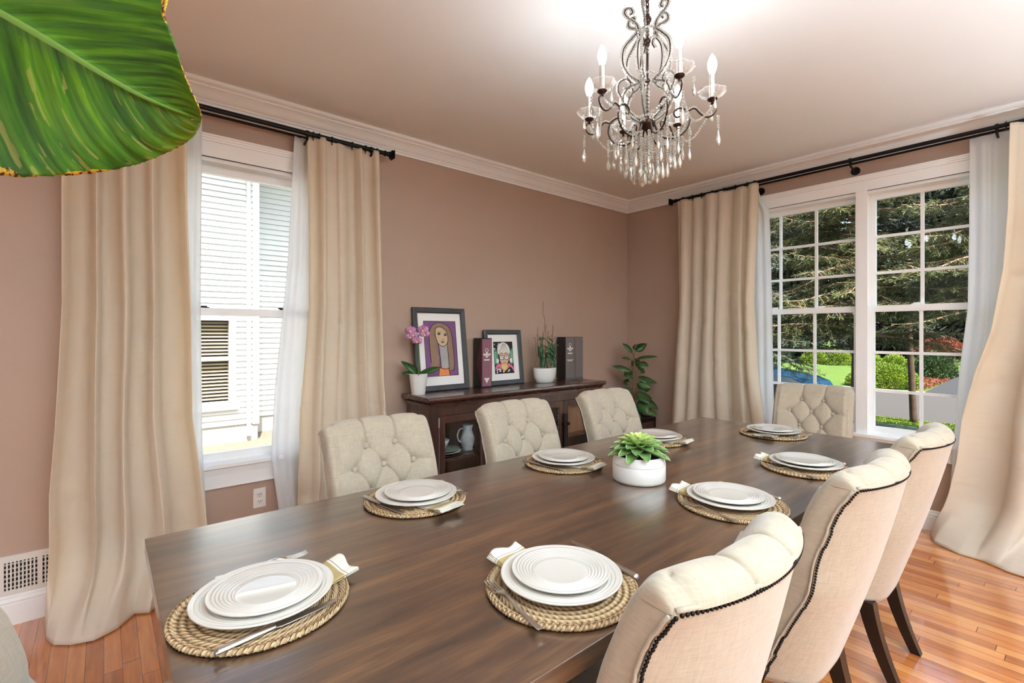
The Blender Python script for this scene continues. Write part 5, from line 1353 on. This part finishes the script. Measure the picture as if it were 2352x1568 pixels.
def conifer(name, loc, label, group, h0, h1, spread, nb_, needle, seed, size=.09, twn=15, group_key=None):
    rn = random.Random(seed); root = thing(name, loc, 0, label, 'tree', group)
    T = MB().tube([(0,0,GZ-loc[2]),(0,0,h0),(.05,0,h1)], [.19,.15,.02], 10); T.build('trunk', M['bark'], root, smooth=True)
    Bm = MB(); Fm = MB()
    for b in range(nb_):
        k = b/nb_; z = lerp(h0, h1-.3, k); L_ = spread*(1-k*.85)*rn.uniform(.75,1.12); az = rn.uniform(0,2*PI); el = rn.uniform(-.12,.25)
        P = [Vector((0,0,z))]; e = el; d = None
        for i in range(7):
            d = Vector((math.cos(az)*math.cos(e), math.sin(az)*math.cos(e), math.sin(e))); P.append(P[-1]+d*L_/7); e -= rn.uniform(.02,.12) if i < 4 else -.12; az += rn.uniform(-.12,.12)
        S_ = smooth_path(P, 3); Bm.tube(S_, [lerp(.026,.005,i/(len(S_)-1)) for i in range(len(S_))], 5)
        for t in range(twn):
            f = .16+.84*t/twn; i = min(int(f*(len(S_)-1)), len(S_)-2); c = S_[i]; dr = (S_[i+1]-S_[i]).normalized(); sd = dr.cross(Vector((0,0,1))).normalized()*(1 if t%2 else -1)
            tl = L_*.30*(1.15-f)*rn.uniform(.6,1.3)+.12; dd = (dr*.55+sd*rn.uniform(.6,1)+Vector((0,0,rn.uniform(-.45,.12)))).normalized()
            Q_ = [c, c+dd*tl*.5, c+dd*tl+Vector((0,0,-.10*tl))]; Bm.tube(Q_, [.006,.004,.002], 3)
            nt_ = max(3, int(tl/(size*.85)))
            for j in range(nt_):
                g = (j+.5)/nt_; cc = Q_[0].lerp(Q_[2], g); tuft_quads(Fm, cc, dd, size*1.15, rn, 6, .085)
    Bm.build('branches', M['twig'], root); Fm.build('foliage', M[needle], root)
    return root
c1_ = conifer('spruce_tree', (11.4,2.88,0), 'nearest spruce, its branches filling the right sash of the right window', 'spruces across the front yard', 1.25, 6.8, 2.7, 110, 'needle_sun', 1, .060, 22)
c3_ = conifer('spruce_tree', (11.3,.75,0), 'spruce reaching in from the right behind the right-most curtain', 'spruces across the front yard', 1.65, 6.8, 2.6, 90, 'needle_sun', 3, .060, 22)
c2_ = conifer('spruce_tree', (11.0,5.05,0), 'blue-tinged spruce filling the left sash of the right window', 'spruces across the front yard', .95, 7.5, 2.6, 100, 'needle_blue', 2, .060, 22)
def far_tree(loc, rz, sc, label, src):
    o = dup(src, loc, rz, label); o.scale = (sc, sc, sc); return o
bgd = conifer('evergreen_tree', (36,8.0,0), 'dark evergreen standing behind the far lawn, centre of the row', 'evergreens beyond the street', -.5, 17, 3.9, 120, 'needle_dark', 5, .40, 16)
NAMES = ['dark evergreen at the left end of the row behind the far lawn','dark evergreen behind the red maple','dark evergreen right of the driveway','dark evergreen second from the left behind the far lawn','dark evergreen behind the yellow shrubs in the left sash','dark evergreen behind the hedge','dark evergreen between hedge and red maple','dark evergreen at the right end of the row']
for i, (x, y, sc) in enumerate(((34,17.5,1.0),(41,3.2,1.05),(38,-2.5,1.0),(35,13.8,1.0),(33.5,11.0,.85),(44,9.6,1.25),(43,6.3,1.1),(46,-.2,1.2))):
    far_tree((x,y,-.1), i*1.3, sc, NAMES[i], bgd)
def shrub(name, loc, rx, ry, rz_, mat, n, size, label, group=None, seed=1, cat='shrub'):
    rn = random.Random(seed); root = thing(name, loc, 0, label, cat, group)
    F = MB(); B_ = MB()
    for k in range(9):
        a = rn.uniform(0,2*PI); B_.tube([(0,0,0),(rx*.5*math.cos(a),ry*.5*math.sin(a),rz_*.6)], .02, 4)
    for k in range(n):
        d = Vector((rn.gauss(0,1), rn.gauss(0,1), abs(rn.gauss(0,1))+.05)).normalized(); r = rn.uniform(.72,1.0)
        c = Vector((d.x*rx*r, d.y*ry*r, d.z*rz_*r)); tuft_quads(F, c, d, size, rn, 2)
    B_.build('stems', M['bark'], root); F.build('foliage', M[mat], root); return root
def on_lawn(x): return GZ+.04+max(0,x-21)*.020
shrub('hedge', (21.4,4.75,on_lawn(21)), .8,1.15,.88,'brushy',7000,.065,'low bright green hedge at the far edge of the street','planting across the street',3,'hedge')
shrub('round_shrub', (26.0,4.05,on_lawn(26)), .85,.75,1.1,'deepshrub',5000,.075,'grey-green round shrub beside the driveway','planting across the street',4)
shrub('red_maple', (33,4.9,on_lawn(33)+.55), 1.6,1.0,.95,'redmaple',4500,.10,'low red-leaved maple behind the round shrub','planting across the street',5)
for i,(x, y, s) in enumerate(((29,6.0,.55),(29,7.0,.6),(30,8.6,.65),(30.5,9.9,.65),(28.6,5.1,.45))):
    shrub('yellow_shrub', (x,y,on_lawn(x)), s,s*1.1,s*1.35,'brushy',2200,.075,['yellow-green shrub left of the young tree, behind the hedge','yellow-green shrub right of the young tree, behind the hedge','yellow-green shrub behind the sunny lawn, nearer the window mullion','yellow-green shrub behind the sunny lawn, left one','small yellow-green shrub near the red maple'][i],'yellow shrubs beyond the lawn',20+i)
m = MB(); rn = random.Random(9)
for k in range(4500): tuft_quads(m, Vector((rn.uniform(21.0,26.4), rn.uniform(3.45,4.9), on_lawn(23)+rn.uniform(0,.12))), Vector((0,0,1)), .06, rn, 1)
tag(m.build('leaf_litter', M['redmaple']), 'reddish ground cover around the shrub by the driveway', 'ground cover', kind='stuff')
yt = thing('young_tree', (13.55,2.46,GZ), 0, 'slender young tree trunk standing in the verge before the street', 'tree')
MB().tube(smooth_path([(0,0,0),(-.03,.03,1.0),(.0,.08,2.2),(.05,.12,3.4)],5), [lerp(.070,.045,i/15) for i in range(16)], 10).build('trunk', M['bark'], yt, smooth=True)
F = MB(); rn = random.Random(4)
for k in range(500): 
    d = Vector((rn.gauss(0,1), rn.gauss(0,1), rn.gauss(0,1))).normalized(); tuft_quads(F, Vector((.05,.1,4.2))+d*rn.uniform(.3,1.1), d, .13, rn, 2)
F.build('foliage', M['needle_dark'], yt)
# near clipped hedge right under the window, and verge grass blades
m = MB(); rn = random.Random(10)
for k in range(16000): tuft_quads(m, Vector((rn.uniform(13.2,13.9), rn.uniform(-.5,6.5), GZ+.01)), Vector((0,0,1)), .045, rn, 1)
tag(m.build('verge_grass', M['brushy']), 'strip of long sunlit grass along the near kerb', 'grass', kind='stuff')
# parked car, only its dark blue bonnet and windscreen show over the far chair
cr_ = thing('parked_car', (15.3,6.95,GZ-.06), math.radians(-90), 'blue parked car on the street behind the far head chair', 'car')
M['carpaint'] = plain('blue_car_paint', srgb(46,84,112), .2, .02, 2, 0, 60, Coat_Weight=.9, Coat_Roughness=.04, Metallic=.3)
M['carglass'] = plain('tinted_car_glass', srgb(40,54,62), .05, .02, 2, 0, 60, Coat_Weight=.5)
prof = [(2.15,.28),(2.2,.50),(2.1,.66),(1.75,.80),(1.0,.93),(.75,.97),(.1,1.38),(-.5,1.45),(-1.3,1.38),(-1.9,1.02),(-2.2,.92),(-2.25,.45),(-2.15,.28)]
R = []
for y, s_, zs in ((-.86,.97,.0),(-.90,1,.0),(-.70,1,.02),(0,1.01,.05),(.70,1,.02),(.90,1,.0),(.86,.97,0)):
    R.append([(x*s_, y*(1 if z < .95 else .84), z+zs*(z>.5)) for x, z in prof])
MB().rings(R, True, True).build('body', M['carpaint'], cr_, smooth=True, autos=35)
MB().add([(.82,-.68,1.00),(.82,.68,1.00),(.16,.60,1.395),(.16,-.60,1.395)],[(0,1,2,3)]).build('windscreen', M['carglass'], cr_, solid=.02)
for x in (-1.35,1.35):
    for y in (-.84,.84): MB().tube([(x,y-.1,.31),(x,y+.1,.31)], .31, 24).build('wheel', M['black'], cr_)
# the house across the street, a blue-grey wall glimpsed under the branches
fh = thing('distant_house', (56,3,0), 0, 'blue-grey house glimpsed between the trunks beyond the lawn', 'house')
MB().box((0,-9,GZ),(8,9,4.5)).build('wall', plain('blue_grey_siding', srgb(150,170,196), .7, .04, 2), fh)
MB().add([(-.6,-9.6,4.4),(-.6,9.6,4.4),(4,9.6,7.2),(4,-9.6,7.2)],[(0,1,2,3)]).build('roof', M['drive'], fh, solid=.2)
MB().box((-.06,-4,1.2),(0,-2.4,2.8)).box((-.06,2.4,1.2),(0,4,2.8)).build('window', M['white'], fh)
